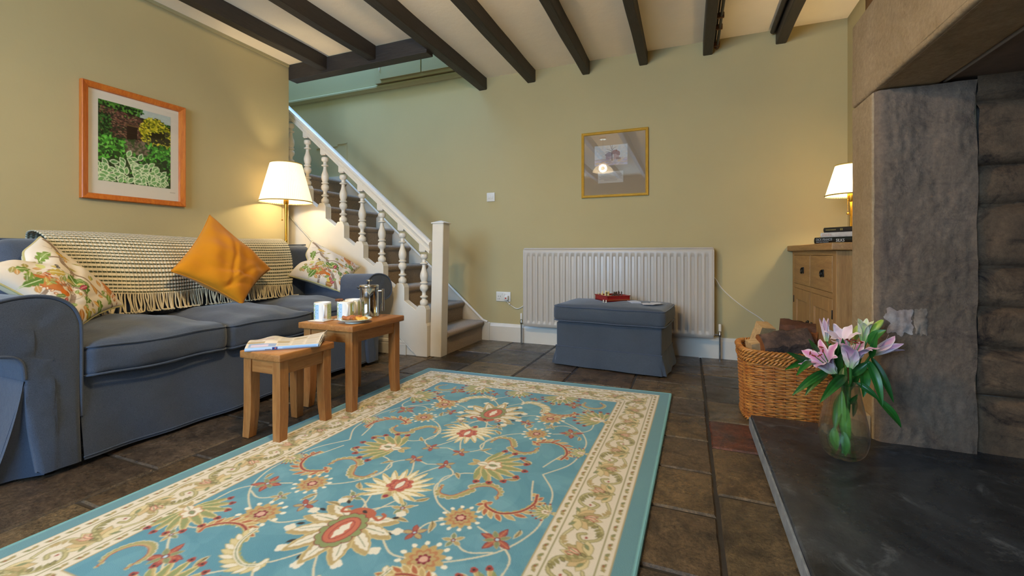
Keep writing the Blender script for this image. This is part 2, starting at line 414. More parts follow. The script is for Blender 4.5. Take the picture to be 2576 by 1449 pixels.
# skirting
def skirt(name,poly,ax,a,b): return struct(MB().prism(poly,ax,a,b).build(name,WHITE,smooth=False))
pr=lambda y,s:[(y,0),(y-s*.022,0),(y-s*.022,.125),(y-s*.014,.138),(y-s*.010,.148),(y,.150)]
skirt('baseboard_back',pr(YB-.001,1),0,-1.665,XR)
skirt('baseboard_left',[(XL,0),(XL+.02,0),(XL+.02,.13),(XL+.01,.148),(XL,.15)],1,YF,2.6)
struct(MB().box(XR-.02,XR,2.25,YB-.03,0,.15).build('baseboard_right',WHITE,smooth=False))
# ledge and old hatch on the back wall of the stairs
m=MB(); m.prism([(YB,2.33),(YB-.012,2.335),(YB-.028,2.362),(YB-.028,2.378),(YB-.02,2.385),(YB,2.385)],0,-4.8,-1.7); struct(m.build('trim_2',WS,bev=0,smooth=False))
cb=thing('wall_cupboard','sage painted cupboard with two doors high over the stairs','cupboard',(-2.25,3.43,2.4))
m=MB().box(-2.81,-1.675,3.42,YB-.001,2.392,2.95).build('carcass',WS,cb,smooth=False)
for a,b2 in ((-2.745,-2.285),(-2.275,-1.70)):
    d=MB().box(a,b2,3.405,3.419,2.42,2.93).build('door',WS,cb,smooth=False,bev=.003)
MB().box(-2.752,-2.742,3.398,3.406,2.50,2.56,.002).build('hinge',WHITE,cb)
m=MB()
for b4 in ((-3.32,-3.195,1.865,1.872),(-3.60,-3.32,1.845,1.852),(-3.202,-3.195,1.51,1.87)): m.box(b4[0],b4[1],YB-.004,YB-.0005,b4[2],b4[3])
struct(m.build('trim_3',WS,smooth=False))
# ------------------------------------------------------------------ staircase
CARPET=M('stair_carpet','#94806a',.97,var=.4,vs=45,bp=.8,bs=260,bd=.004,spec=.1,sheen=.3)
st=thing('staircase','white painted staircase with turned balusters and brown carpet along the back wall','staircase',(-2.4,3.1,0))
RUN,RISE=.19,.163
YS0,YS1=2.735,3.43
for k in range(1,10):
    xn=-1.664-RUN*(k-1)+.018; zt=.172+RISE*(k-1); zb=zt-RISE-.012
    x2=xn-RUN-.04 if k<9 else -4.7
    prof=[(x2,zt),(xn-.03,zt),(xn-.012,zt-.004),(xn-.002,zt-.014),(xn,zt-.028),(xn-.006,zt-.042),(xn-.022,zt-.052),(xn-.024,zb if k>1 else 0),(x2,zb if k>1 else 0)]
    y0=YS0 if k>1 else 2.83
    m=MB(); n=len(prof); yy=[y0,y0+.006,YS1-.004,YS1]
    vs=[(x if j in(1,2) else x-.006,y,z if j in (1,2) else z-.004*(z>zb+.02)) for j,y in enumerate(yy) for x,z in prof]
    fs=[(j*n+i,j*n+(i+1)%n,(j+1)*n+(i+1)%n,(j+1)*n+i) for j in range(3) for i in range(n)]+[tuple(range(n)),tuple(3*n+i for i in range(n))[::-1]]
    m.add(vs,fs); m.build('step',CARPET,st,angle=50)
# wall string
z0=lambda x:.222+.852*(-1.664-x)
P=[(-1.60,.0),(-1.60,.150),(-1.664,.165),(-3.24,z0(-3.24)-.035),(-3.24,z0(-3.24)-.4),(-2.0,0)]
MB().prism(P,1,YB-.030,YB-.001).build('wall_string',WHITE,st,smooth=False)
m=MB(); q=[(-1.62,.158),(-1.664,.172),(-3.24,z0(-3.24)-.03)]
m.tube([(x,YB-.026,z) for x,z in q],.011,8); m.build('string_moulding',WHITE,st)
MB().box(-4.7,-3.24,YB-.02,YB-.001,1.47,1.535).build('landing_skirting',WHITE,st,smooth=False)
# outer string with stepped baluster blocks
YO0,YO1=2.70,2.762
XB=[-1.804-.19*i for i in range(8)]; ZB=[.372+.158*i for i in range(8)]
P=[(-1.755,0.0),(-1.755,.225)]
for i,(x,z) in enumerate(zip(XB,ZB)):
    P+=[(x+.040,z-.128),(x+.040,z-.030),(x+.026,z-.004),(x+.014,z),(x-.026,z),(x-.036,z-.012),(x-.050,z-.034)]
P+=[(XB[-1]-.2,ZB[-1]+.10)]
lo=lambda x:.053+.84*(-1.90-x)
P+=[(XB[-1]-.2,lo(XB[-1]-.2)),(-1.90-.0,.053),(-1.85,0)]
MB().prism(P,1,YO0,YO1).build('outer_string',WHITE,st,smooth=False,bev=.003)
m=MB(); m.prism([(-1.84,0),(-4.7,0),(-4.7,lo(-4.7)+.02),(-1.90,.075)],1,2.714,2.73); m.build('side_panel',WHITE,st,smooth=False)
m=MB(); 
m.tube([(-1.88,2.705,.03),(-3.4,2.705,lo(-3.4)-.01)],.0045,8); m.build('panel_moulding',WHITE,st)
m=MB(); m.prism([(2.713,0),(2.700,0),(2.700,.075),(2.703,.082),(2.700,.090),(2.706,.105),(2.713,.11)],0,-2.9,-1.94); m.build('panel_skirting',WHITE,st,smooth=False)
# newel
m=MB(); nx,ny,hw=-1.700,2.785,.046
L=[(0,.046),(.30,.046),(.315,.040),(.86,.040),(.88,.046),(.972,.046)]
def ring(z,h,dx=0):
    b=.004
    return [(nx+dx+sx*a,ny+sy*c,z) for sx,sy,a,c in ((-1,-1,h,h-b),(-1,-1,h-b,h),(1,-1,h-b,h),(1,-1,h,h-b),(1,1,h,h-b),(1,1,h-b,h),(-1,1,h-b,h),(-1,1,h,h-b))]
vs=[]
for z,h in ((0,.046),(.972,.046)): vs+=ring(z,h,(z-.5)*.022)
m.add(vs,[(k,(k+1)%8,8+(k+1)%8,8+k) for k in range(8)]+[tuple(range(8))[::-1],tuple(range(8,16))]); m.build('newel_post',WHITE,st,smooth=False)
m=MB(); dx=.0105; 
m.box(nx+dx-.054,nx+dx+.054,ny-.054,ny+.054,.970,.978,.003); a=.052
m.add([(nx+dx-a,ny-a,.978),(nx+dx+a,ny-a,.978),(nx+dx+a,ny+a,.978),(nx+dx-a,ny+a,.978),(nx+dx,ny,.995)],[(0,1,4),(1,2,4),(2,3,4),(3,0,4)]); m.build('newel_cap',WHITE,st,smooth=False)
# handrail
zh=lambda x:.835+.825*(-1.742-x)
yc=2.735; pr=[(-.030,-.075),(.030,-.075),(.030,-.06),(.022,-.05),(.026,-.035),(.034,-.022),(.030,-.006),(.016,.002),(0,.005),(-.016,.002),(-.030,-.006),(-.034,-.022),(-.026,-.035),(-.022,-.05),(-.030,-.06)]
m=MB(); vs=[]
for x in (-1.742,-2.2,-2.7,-3.5): vs+=[(x,yc+a,zh(x)+b2*1.12) for a,b2 in pr]
n=len(pr); m.add(vs,[(j*n+i,j*n+(i+1)%n,(j+1)*n+(i+1)%n,(j+1)*n+i) for j in range(3) for i in range(n)]+[tuple(range(n)),tuple(3*n+i for i in range(n))[::-1]])
m.build('handrail',WHITE,st,angle=30)
# balusters
R=[(0,.018),(.004,.026),(.018,.030),(.034,.028),(.044,.017),(.052,.015),(.060,.028),(.067,.029),(.074,.016),(.088,.014),(.100,.015),
   (.112,.026),(.128,.031),(.146,.028),(.156,.017),(.162,.028),(.170,.029),(.176,.020),(.196,.027),(.216,.0295),(.236,.027),(.262,.018),(.285,.0135),(.300,.013),(.306,.028),(.313,.028),(.318,.015),(.338,.014),(.346,.026),(.360,.029),(.374,.027),(.378,.02)]
bal=MB()
bal.lathe([(r,z) for z,r in R],n=20)
# square head with lambs tongue, cut to the rake of the handrail
bal.box(-.023,.023,-.023,.023,.392,.402,.004)
h=.026
vs=[(-h,-h,.400),(h,-h,.400),(h,h,.400),(-h,h,.400),(-h,-h,.49),(h,-h,.447),(h,h,.447),(-h,h,.49)]
bal.add(vs,[(3,2,1,0),(4,5,6,7),(0,1,5,4),(1,2,6,5),(2,3,7,6),(3,0,4,7)])
first=None
for i,(x,z) in enumerate(zip(XB,ZB)):
    if first is None:
        bal.xform(Matrix.Translation(Vector((x,2.735,z-.002))-Vector((0,0,0)))); first=bal.build('baluster',WHITE,st,angle=50)
        base=(x,z)
    else:
        o=first.copy(); COL.objects.link(o); o.parent=st; o.location=(x-base[0],0,z-base[1])
# ------------------------------------------------------------------ sofa
SOFA=cloth('blue_grey_linen','#343c4a','#4c5564')
PIP=cloth('piping_linen','#3a4353','#4a5362')
so=thing('sofa','long blue grey linen sofa with rolled arms and loose cover along the left wall','sofa',(-2.4,1.62,0))
SX0,SX1=-2.80,-2.0
def arm(far):
    pf=[(.865,.02),(.865,.25),(.865,.47),(.858,.525),(.838,.568),(.80,.598),(.75,.610),(.69,.606),(.635,.588),(.60,.555),(.585,.515),(.59,.470),(.615,.440),(.655,.428),(.695,.418),(.715,.395),(.721,.355),(.722,.30),(.730,.18),(.752,.02)]
    if far: pf=[(3.197-y,z) for y,z in pf]
    P=smooth_path([(y,z,0) for y,z in pf],3); P=[(p[0],p[1]) for p in P]
    cy=sum(p[0] for p in P)/len(P); cz=.33
    m=MB(); n=len(P)
    rings=[(SX0,0),(-2.5,0),(-2.2,0),(-2.02,0),(-2.006,.002),(-2.0,.008)]
    vs=[]
    for X,ins in rings:
        for y,z in P:
            d=Vector((cy-y,cz-z)); d.normalize()
            rip=.003*math.sin(X*21+z*7)*(1 if X<-2.05 else 0)
            vs.append((X,y+d.x*(ins+rip),z+d.y*(ins+rip)))
    # front panel: rings shrinking to the spine of the profile
    for t in (.12,.3,.55,.8,.97):
        for y,z in P:
            ty=cy+(.0 if not far else 0); tz=min(z,.5); tyy=.793 if not far else 3.197-.793
            if z>.40: tyy=(.745 if not far else 3.197-.745)
            yy=y+(tyy-y)*t; zz=z+(tz-z)*t
            xx=-2.0+.006*math.sin(PI*t/2)+.004*math.sin(zz*38+yy*20)*t+.003*math.sin(yy*70-zz*55)*t+(.02*max(0,(.25-zz)/.25))
            vs.append((xx,yy,zz))
    nr=len(vs)//n
    fs=[(j*n+i,j*n+(i+1),(j+1)*n+(i+1),(j+1)*n+i) for j in range(nr-1) for i in range(n-1)]
    # close the open bottom run and the back
    fs.append(tuple(range(n)))
    o0=len(vs)
    fs+=[(j*n,(j+1)*n,(j+1)*n+n-1,j*n+n-1) for j in range(5)]
    fs.append(tuple((nr-1)*n+i for i in range(n))[::-1])
    m.add(vs,fs); a=m.build('arm',SOFA,so,angle=70)
    pp=MB(); pp.tube([(-2.001,y,z) for y,z in P[2:-8]],.0055,8); pp.build('piping',PIP,a)
    return a
arm(False); arm(True)
# base with hanging front skirt
m=MB()
def fs_(u,v):
    y=.863+u*(2.334-.863); z=.31-.285*v; d=v*v
    x=-2.012+.022*v+.010*d*math.sin(y*9+1)+.006*math.sin(y*23+z*12)*v
    return (x,y,z+.012*math.sin(y*4)*d)
m.grid(fs_,70,14); m.build('skirt',SOFA,so)
m=MB(); m.box(SX0+.02,-2.05,.85,2.35,.06,.30,.02); m.build('base',SOFA,so)
m=MB(); m.tube([fs_(i/60,.965) for i in range(61)],.0028,6); m.build('hem',PIP,so)
# near end: flaring side cover and the corner pleat
m=MB()
def sd(u,v):
    x=-2.002-u*.78-.045*v*v*(1-u); y=.720-.040*v-.02*v*v+.006*math.sin(x*14)*v; return (x,y,.335-.325*v)
m.grid(sd,30,12); m.build('side_skirt',SOFA,so)
m=MB(); m.add([(-2.0,.722,.33),(-2.06,.665,.008),(-2.05,.715,.008),(-2.005,.77,.008)],[(0,1,2),(0,2,3)]); m.build('corner_pleat',PIP,so)
FOOT=M('black_foot','#15130f',.6)
for yy in (.80,2.38):
    for xx in (-2.08,-2.7): MB().box(xx-.02,xx+.02,yy-.02,yy+.02,0,.07).build('foot',FOOT,so)
# seat cushions
SY=[.872,1.392,1.888,2.328]
random.seed(3)
for i in range(3):
    y0,y1=SY[i]+.003,SY[i+1]-.003; c=(-2.30,(y0+y1)/2,.362); h=(.318,(y1-y0)/2,.062)
    ph=i*1.7
    def fn(P,nrm,ph=ph):
        w=.004*math.sin(P.x*26+P.y*17+ph)*abs(nrm[2])+.003*math.sin(P.y*41-P.x*13+ph)
        return (P.x+(.010*math.sin(P.y*19+ph)*(1-abs(nrm[2]))*.5 if nrm[0]>.8 else 0),P.y,P.z+w)
    m=MB(); m.soft(c,h,.03,seg=4,n=16,crown=.056,bulge=.012,fn=fn); cu=m.build('seat_cushion',SOFA,so,angle=80)
    for zz,rr in ((.362+.050,.0035),(.362-.052,.004)):
        q=[]; r=.03; hx,hy=h[0]-.002,h[1]-.002
        for (sx,sy,a0) in ((1,1,0),(-1,1,90),(-1,-1,180),(1,-1,270)):
            for k in range(7):
                a=math.radians(a0+15*k); x=c[0]+sx*(hx-r)+r*math.cos(a); y=c[1]+sy*(hy-r)+r*math.sin(a)
                q.append((x,y,zz+.003*math.sin(x*26+y*17+ph)))
            # straight run points
        Q=[]
        for k in range(len(q)):
            a,b2=Vector(q[k]),Vector(q[(k+1)%len(q)]); L=(b2-a).length; nn=max(1,int(L/.04))
            for j in range(nn):
                p=a.lerp(b2,j/nn); nx_=(p.x-c[0])/h[0]; ny_=(p.y-c[1])/h[1]
                p.x+=.010*nx_*max(0,1-ny_*ny_); p.y+=.010*ny_*max(0,1-nx_*nx_)
                p.z=zz+.004*math.sin(p.x*26+p.y*17+ph)
                Q.append(tuple(p))
        MB().tube(Q,rr,6,closed=True).build('piping',PIP,cu)
# back
m=MB(); m.soft((-2.755,1.60,.44),(.045,.915,.375),.035,seg=4,n=20,fn=lambda P,n_:(P.x,P.y,P.z+.006*math.sin(P.y*5)+(.004 if n_[2]>.5 else 0))); m.build('back_frame',SOFA,so)
BYs=[.870,1.395,1.90,2.48]
for i in range(3):
    y0,y1=BYs[i],BYs[i+1]
    def fn(P,n_):
        t=(P.z-.42)/.42; return (P.x-.115*t+.010*math.sin(P.y*11+i)*(.5)+.006*math.sin(P.z*30+P.y*9),P.y,P.z+.006*math.sin(P.y*7+i))
    m=MB(); m.soft((-2.60,(y0+y1)/2,.622),(.075,(y1-y0)/2-.002,.190),.05,seg=4,n=12,bulge=.018,fn=fn); m.build('back_cushion',SOFA,so,angle=80)
m=MB(); m.tube([(-2.712,.70+1.80*i/40,.818+.006*math.sin((.70+1.80*i/40)*5)) for i in range(41)],.005,6); m.build('piping',PIP,so)
# ------------------------------------------------------------------ throw
m_,nt,b=base_mat('green_and_cream_wool')
uvn=nd(nt,'ShaderNodeUVMap'); sep=nd(nt,'ShaderNodeSeparateXYZ'); nt.links.new(uvn.outputs[0],sep.inputs[0])
def mth(op,a,b_=None,c=None):
    n=nd(nt,'ShaderNodeMath',operation=op)
    for i,v in enumerate((a,b_,c)):
        if v is None: continue
        if hasattr(v,'links'): nt.links.new(v,n.inputs[i])
        else: n.inputs[i].default_value=v
    return n.outputs[0]
nz=noise(nt,260,3,.7); nz2=noise(nt,7,2,.5)
row=mth('FRACT',mth('ADD',mth('MULTIPLY',sep.outputs[1],38),mth('MULTIPLY_ADD',nz,.34,-.17))); col=mth('FRACT',mth('ADD',mth('MULTIPLY',sep.outputs[0],76),mth('MULTIPLY_ADD',nz,.3,nz2)))
rm=mth('MULTIPLY',mth('GREATER_THAN',row,.28),mth('LESS_THAN',row,.68)); cm=mth('GREATER_THAN',col,.13)
mk=mth('MULTIPLY',rm,cm)
out=mixc(nt,mk,lin('#d3c7aa'),lin('#50543f')); nt.links.new(out,b.inputs['Base Color']); b.inputs['Roughness'].default_value=.95; b.inputs['Sheen Weight'].default_value=.3; b.inputs['Specular IOR Level'].default_value=.1
hgt=mth('ADD',mth('SINE',mth('MULTIPLY',sep.outputs[1],38*2*PI)),mth('MULTIPLY',mth('SINE',mth('MULTIPLY',sep.outputs[0],76*2*PI)),.6))
bump(nt,b,hgt,.5,.004)
TPATH=smooth_path([(-2.852,0,.48),(-2.842,0,.66),(-2.838,0,.78),(-2.818,0,.836),(-2.765,0,.852),(-2.700,0,.848),(-2.632,0,.818),(-2.592,0,.760),(-2.565,0,.70),(-2.537,0,.62),(-2.515,0,.555)],12)
TY0,TY1=1.015,2.305
def thr(u,v):
    k=v*(len(TPATH)-1); i=min(int(k),len(TPATH)-2); t=k-i; a,b_=TPATH[i],TPATH[i+1]
    x=a[0]+(b_[0]-a[0])*t; z=a[2]+(b_[2]-a[2])*t; y=TY0+(TY1-TY0)*u
    y+=-.125*u*max(0,v-.45)/.55+.01*math.sin(v*9); fr=max(0,v-.45)/.55
    x+=.016*math.sin(y*13+1+v*2)*fr+.006*math.sin(y*31)*fr+.030*fr; z+=.010*math.sin(y*8)*fr+.006*math.sin(y*5+2)
    return (x,y,z-.012*fr*(u-.5))
th=thing('throw_blanket','cream wool throw with dark green dashed stripes and fringe over the sofa back','blanket',(-2.7,1.65,.55))
m=MB(); m.grid(thr,160,90,uv=True); t=m.build('woven_cloth',m_,th,fixn=False)
md=t.modifiers.new('Solid','SOLIDIFY'); md.thickness=.005; md.offset=1
FRG=M('cream_wool_fringe','#d8c9a6',.95,var=.1,vs=40,bp=.5,bs=300,bd=.002)
m=MB(); random.seed(5); N=118
for i in range(N):
    u=(i+.5)/N; p=thr(u,1.0); L=random.uniform(.115,.15); dy=random.gauss(0,.018); wob=random.uniform(0,6)
    pts=[(p[0],p[1],p[2]+.004)]
    for k in range(1,8):
        t=k/7; pts.append((p[0]+.012*t+.018*t*t+.005*math.sin(wob+t*5),p[1]+dy*t*t+.006*math.sin(wob*2+t*6)*t,max(.470,p[2]-L*t)))
    if pts[-1][2]<=.4705: pts[-1]=(pts[-1][0]+.006,pts[-1][1],.4705)
    m.tube(pts,[.0036]*7+[.0042],5)
f=m.build('fringe',FRG,th,fixn=False); f['kind']='stuff'
# ------------------------------------------------------------------ cushions
MUSP=M('mustard_seam','#b97508',.85)
def pillow_points(T,Rr,Bb,Ll,n,thick,side,notch=0,seed=0):
    """square cushion between four corners, u from T to R, v from T to L; side +1 front"""
    T,Rr,Bb,Ll=[np.array(p,float) for p in (T,Rr,Bb,Ll)]
    u,v=np.meshgrid(np.linspace(0,1,n),np.linspace(0,1,n))
    # pinched edges
    pin=.055
    uu=u+pin*(u-.5)*-1*(1-(2*v-1)**2)*0; 
    cx=(2*u-1); cy=(2*v-1)
    su=.5+.5*cx*(1-.09*(1-cy**2)); sv=.5+.5*cy*(1-.09*(1-cx**2))
    if notch:   # karate-chop dent in the T-L edge
        d=np.exp(-((v-.52)/.10)**2)*np.exp(-(u/.22)**2); su=su+notch*d
    P=(T*((1-su)*(1-sv))[...,None]+Rr*(su*(1-sv))[...,None]+Bb*(su*sv)[...,None]+Ll*((1-su)*sv)[...,None])
    N=np.cross(Rr-Ll,Bb-T); N/=np.linalg.norm(N)*np.sign(N[0])
    e=np.clip((1-cx**2),0,1)**.42*np.clip((1-cy**2),0,1)**.42
    r=thick*e*(1-.25*np.exp(-((u-.1)**2+(v-.5)**2)/.05)*(notch>0))
    w=.05*thick*(np.sin(9*u+7*v+seed)+.8*np.sin(17*u-11*v+seed*2)+.6*np.sin(23*v+5*u*u+seed))*e
    fold=np.zeros_like(u)
    for (a,b_,c_,s_,amp) in ((.9,1.0,-1.55,.07,.10),(1.0,-.6,-.20,.06,.07),(.3,1.0,-.86,.06,.08),(1.0,.35,-1.02,.05,.06)):
        fold+=amp*thick*np.exp(-((a*u+b_*v+c_+.05*np.sin(7*u+seed))/s_)**2)*np.clip(e,0,1)
    return P+side*N*(r+w*(1 if notch else 1.5)-fold*(1 if notch else 1.7))[...,None]
def pillow(name,label,T,Rr,Bb,Ll,thick,matf,cols=None,n=150,notch=0,seed=0,pip=None):
    F=pillow_points(T,Rr,Bb,Ll,n,thick,1,notch,seed); Bk=pillow_points(T,Rr,Bb,Ll,60,thick,-1,notch,seed)
    root=thing(name,label,'cushion',tuple(F.reshape(-1,3).min(0)*.5+F.reshape(-1,3).max(0)*.5))
    root.location=(float(F[...,0].mean()),float(F[...,1].mean()),float(F[...,2].min()))
    c=cols if cols is not None else np.ones((n,n,3))
    np_mesh('front_cover',F,c,matf,root); np_mesh('back_cover',Bk[:,::-1],np.ones((60,60,3))*np.array(lin('#cfc0a0')),matf,root)
    # seam
    E=[]; I=F
    E+=[tuple(I[0,i]) for i in range(0,n,3)]+[tuple(I[i,-1]) for i in range(0,n,3)]+[tuple(I[-1,i]) for i in range(n-1,0,-3)]+[tuple(I[i,0]) for i in range(n-1,0,-3)]
    MB().tube(E,.0045 if pip else .003,6,closed=True).build('piping',pip or MUSP,root)
    return root
# printed woodland fabric
S=.42; NP=300; cv=Canvas(S,S,S/(NP-1),'#d0c5b4')
TW='#8a7663'; 
def twig(p,w): cv.stroke(p,w,TW)
def oak(x,y,a,L,c='#5f7a32',e='#8c9a55',m='#d8d8b0'):
    L*=1.3; cv.leaf(x,y,a,L,L*.30,c,e,.0022,m,.0016,ser=.45,ns=4,pw=1.2)
D=lambda p:p
# coordinates: u to the right corner, v to the left corner, origin = top corner
twig([(.02,.03),(.09,.08),(.14,.16),(.20,.20),(.24,.27),(.30,.33),(.36,.42)],.022); twig([(.20,.20),(.28,.17),(.36,.15),(.42,.10)],.011); twig([(.24,.27),(.31,.25),(.38,.27)],.013); twig([(.12,.12),(.07,.17),(.03,.19)],.010); twig([(.24,.28),(.21,.35),(.22,.42)],.016)
for i in range(240):
    t=rng.uniform(0,1); k=rng.integers(0,3)
    base_=[((.09,.08),(.30,.33)),((.24,.27),(.38,.27)),((.24,.28),(.22,.42))][k]
    x=base_[0][0]+(base_[1][0]-base_[0][0])*t+rng.normal(0,.006); y=base_[0][1]+(base_[1][1]-base_[0][1])*t+rng.normal(0,.006)
    cv.ell(x,y,.0019,.0014,0,'#e6dccb')
def squirrel(x,y,s,a):
    s*=1.2
    c,n=math.cos(a),math.sin(a); f=lambda u,v:(x+s*(u*c-v*n),y+s*(u*n+v*c))
    p=f(0,0); cv.leaf(*f(-.55,.0),a,1.15*s,.26*s,'#b8713c','#94501f',.002,pw=.9); cv.ell(*f(.55,.02),.17*s,.12*s,a,'#c46a24')
    for k in range(60):
        q=f(-.45+1.0*rng.uniform(0,1),-.32+rng.normal(0,.10)); cv.leaf(*q,a+rng.uniform(-.6,.6),.16*s,.018*s,['#b5622a','#d59a66','#8c4b22'][k%3])
    for k in range(7): 
        q=f(-.5+.15*k,.28+.05*math.sin(k)); cv.ell(*q,.07*s,.045*s,a+k,'#a85a22'); cv.ell(*q,.04*s,.02*s,a+k,'#e8d6b0')
squirrel(.19,.34,.11,-.15-PI/4+.9); squirrel(.33,.06,.085,.75); cv.ell(.29,.385,.02,.018,0,'#cdbb5a'); cv.ell(.10,.27,.022,.014,.5,'#bfc07a')
for (x,y,a,L,c) in ((.075,.12,1.9,.075,'#6b8438'),(.07,.10,-.2,.06,'#c4932c'),(.19,.23,.2,.07,'#56752f'),(.20,.235,2.4,.065,'#b59a4a'),(.245,.20,.55,.07,'#4f6e2c'),(.33,.24,1.2,.055,'#55702f'),(.36,.20,.4,.06,'#5f7a32'),(.14,.42,-1.3,.07,'#5c7b35'),(.05,.38,-.9,.06,'#6c8840'),(.36,.33,-.2,.07,'#9b7a22'),(.39,.37,.8,.05,'#58702e'),(.36,.09,.9,.06,'#6b8438'),(.10,.33,1.0,.05,'#7a9440')): oak(x,y,a,L,c)
for k in range(46):
    x,y=rng.uniform(.02,.40),rng.uniform(.02,.40); cv.leaf(x,y,rng.uniform(0,6.28),rng.uniform(.028,.048),rng.uniform(.007,.012),['#7f9550','#b9a24e','#9a8a4a','#66803c','#c08a50'][k%5],'#8a8a5a',.0012,'#d8d4b0',.0007,al=.9)
for (x,y,a,L,c,e) in ((.29,.21,1.7,.05,'#a23a4e','#6d2433'),(.33,.37,2.2,.055,'#a23a4e','#6d2433'),(.31,.385,-2.2,.045,'#b04a50','#6d2433'),(.285,.18,-.4,.05,'#b9853c','#8a5a22'),(.30,.165,.5,.05,'#b9853c','#8a5a22'),(.36,.24,-.4,.045,'#c99a4a','#a8702a'),(.36,.35,.6,.06,'#a5713a','#7a4f25'),(.27,.41,0.,.06,'#a5713a','#7a4f25')): cv.leaf(x,y,a,L,L*.26,c,e,.0018,'#e8d6b0',.0009)
for (x,y) in ((.13,.22),(.145,.235)): cv.ell(x,y,.011,.008,.6,'#4a4541'); cv.ell(x+.004,y+.002,.005,.003,.6,'#8a857c')
for p in ([(.15,.24),(.19,.235),(.20,.23)],[(.30,.35),(.32,.31),(.31,.24)],[(.03,.05),(.05,.03),(.09,.03)],[(.05,.05),(.06,.09),(.03,.1)]): cv.stroke(p,.0016,'#6b5a48')
cv.soften(); PRINT=cv.a.copy()
FLOR=M('woodland_print_cotton','#ffffff',.9,attr=True,bp=.3,bs=400,bd=.001,spec=.2)
FP=cloth('olive_piping','#a39a62','#b5ab78')
pillow('scatter_cushion','woodland print cushion leaning on the near left arm of the sofa',(-2.60,.985,.822),(-2.40,1.185,.512),(-2.24,.955,.452),(-2.33,.715,.685),.075,FLOR,PRINT,NP,notch=.10,seed=1,pip=FP)
pillow('scatter_cushion','woodland print cushion in the far corner of the sofa by the stairs',(-2.60,2.455,.845),(-2.29,2.615,.652),(-2.20,2.345,.480),(-2.52,2.175,.600),.075,FLOR,PRINT,NP,notch=.10,seed=1,pip=FP)
MUST=M('mustard_cotton','#bf7a0a',.85,attr=True,bp=.25,bs=350,bd=.001,spec=.2,sheen=.15)
mc=np.ones((150,150,3))*np.array(lin('#bf7a0a'))
pillow('scatter_cushion','plain mustard orange cushion standing on its corner mid sofa',(-2.575,1.69,.975),(-2.40,1.945,.655),(-2.27,1.665,.472),(-2.40,1.385,.662),.088,MUST,mc,150,seed=2)
for o in bpy.data.objects:
    if o.name.startswith('back_cover') and o.parent['label'].startswith('plain'):
        a=o.data.color_attributes['Col']; a.data.foreach_set('color',np.tile(np.array([*lin('#bf7a0a'),1],dtype=np.float32),len(a.data)))
# ------------------------------------------------------------------ nesting tables
OAKX=wood('oak_x','#8f5727','#b07a42',axis=0); OAKY=wood('oak_y','#8f5727','#b07a42',axis=1); OAKZ=wood('oak_z','#8f5727','#b07a42',axis=2)
def table(label,x0,x1,y0,y1,H,leg,inset):
    t=thing('side_table',label,'table',((x0+x1)/2,(y0+y1)/2,0),0,'oak nesting tables')
    MB().box(x0,x1,y0,y1,H-.030,H,.005).build('tabletop',OAKY,t)
    a0,a1,b0,b1=x0+inset,x1-inset,y0+inset,y1-inset
    for (p,q,r,s) in ((a0+leg,a1-leg,b0+.006,b0+.024),(a0+leg,a1-leg,b1-.024,b1-.006)): MB().box(p,q,r,s,H-.085,H-.0301,.002).build('apron',OAKX,t,smooth=False)
    for (p,q,r,s) in ((a0+.006,a0+.024,b0+leg,b1-leg),(a1-.024,a1-.006,b0+leg,b1-leg)): MB().box(p,q,r,s,H-.085,H-.0301,.002).build('apron',OAKY,t,smooth=False)
    for sx,xx in ((0,a0),(1,a1-leg)):
        for sy,yy in ((0,b0),(1,b1-leg)):
            # legs taper on the inside and kick out at the foot
            m=MB(); vs=[]
            for z in (0,.03,.08,.14,.2,H-.0302):
                k=max(0,(1-z/.13)); k=k**1.5; ox=(1 if sx else -1)*.002*k; oy=(-1 if sy==0 else 1)*.004*k
                w=leg-.006*k
                X0=xx+ox+(leg-w if sx else 0); Y0=yy+oy+(leg-w if sy else 0)
                vs+=[(X0,Y0,z),(X0+w,Y0,z),(X0+w,Y0+w,z),(X0,Y0+w,z)]
            m.add(vs,[(j*4+k,j*4+(k+1)%4,(j+1)*4+(k+1)%4,(j+1)*4+k) for j in range(5) for k in range(4)]+[(3,2,1,0),(20,21,22,23)])
            m.build('leg',OAKZ,t,smooth=False,bev=.002)
    return t
table('smaller oak nesting table with a folded newspaper on it',-1.70,-1.475,1.235,1.52,.355,.042,.010)
table('larger oak nesting table holding mugs, plate and cafetiere',-1.772,-1.435,1.588,1.985,.415,.042,.018)
TZ=.4152
# coasters, mugs
CERA=M('white_china','#eceae4',.12,spec=.6,coat=.4)
cw=Canvas(.26,.087,.0011,'#eceae4')
for i in range(230):
    x=rng.choice([rng.uniform(.0,.074),rng.uniform(.185,.26)]); y=rng.uniform(.006,.081); cw.ell(x,y,rng.uniform(.002,.005),rng.uniform(.0015,.004),rng.uniform(0,3),['#a9cf8a','#8fbe6a','#bcd88f','#c3cf70'][rng.integers(4)])
cw.rect(.072,.095,.008,.079,'#a9cde8')
cw.rect(.136,.185,.006,.081,'#a8b45c',.85)
for i in range(26):
    cw.ell(rng.uniform(.03,.09),rng.uniform(.01,.078),.0018,.0012,0,['#3a6fae','#2c3e50','#35782f','#b0384a'][rng.integers(4)])
    cw.ell(rng.uniform(.138,.185),rng.uniform(.01,.078),.0016,.0011,0,'#47632b')
MUGP=M('printed_china','#ffffff',.15,attr=True,coat=.4)
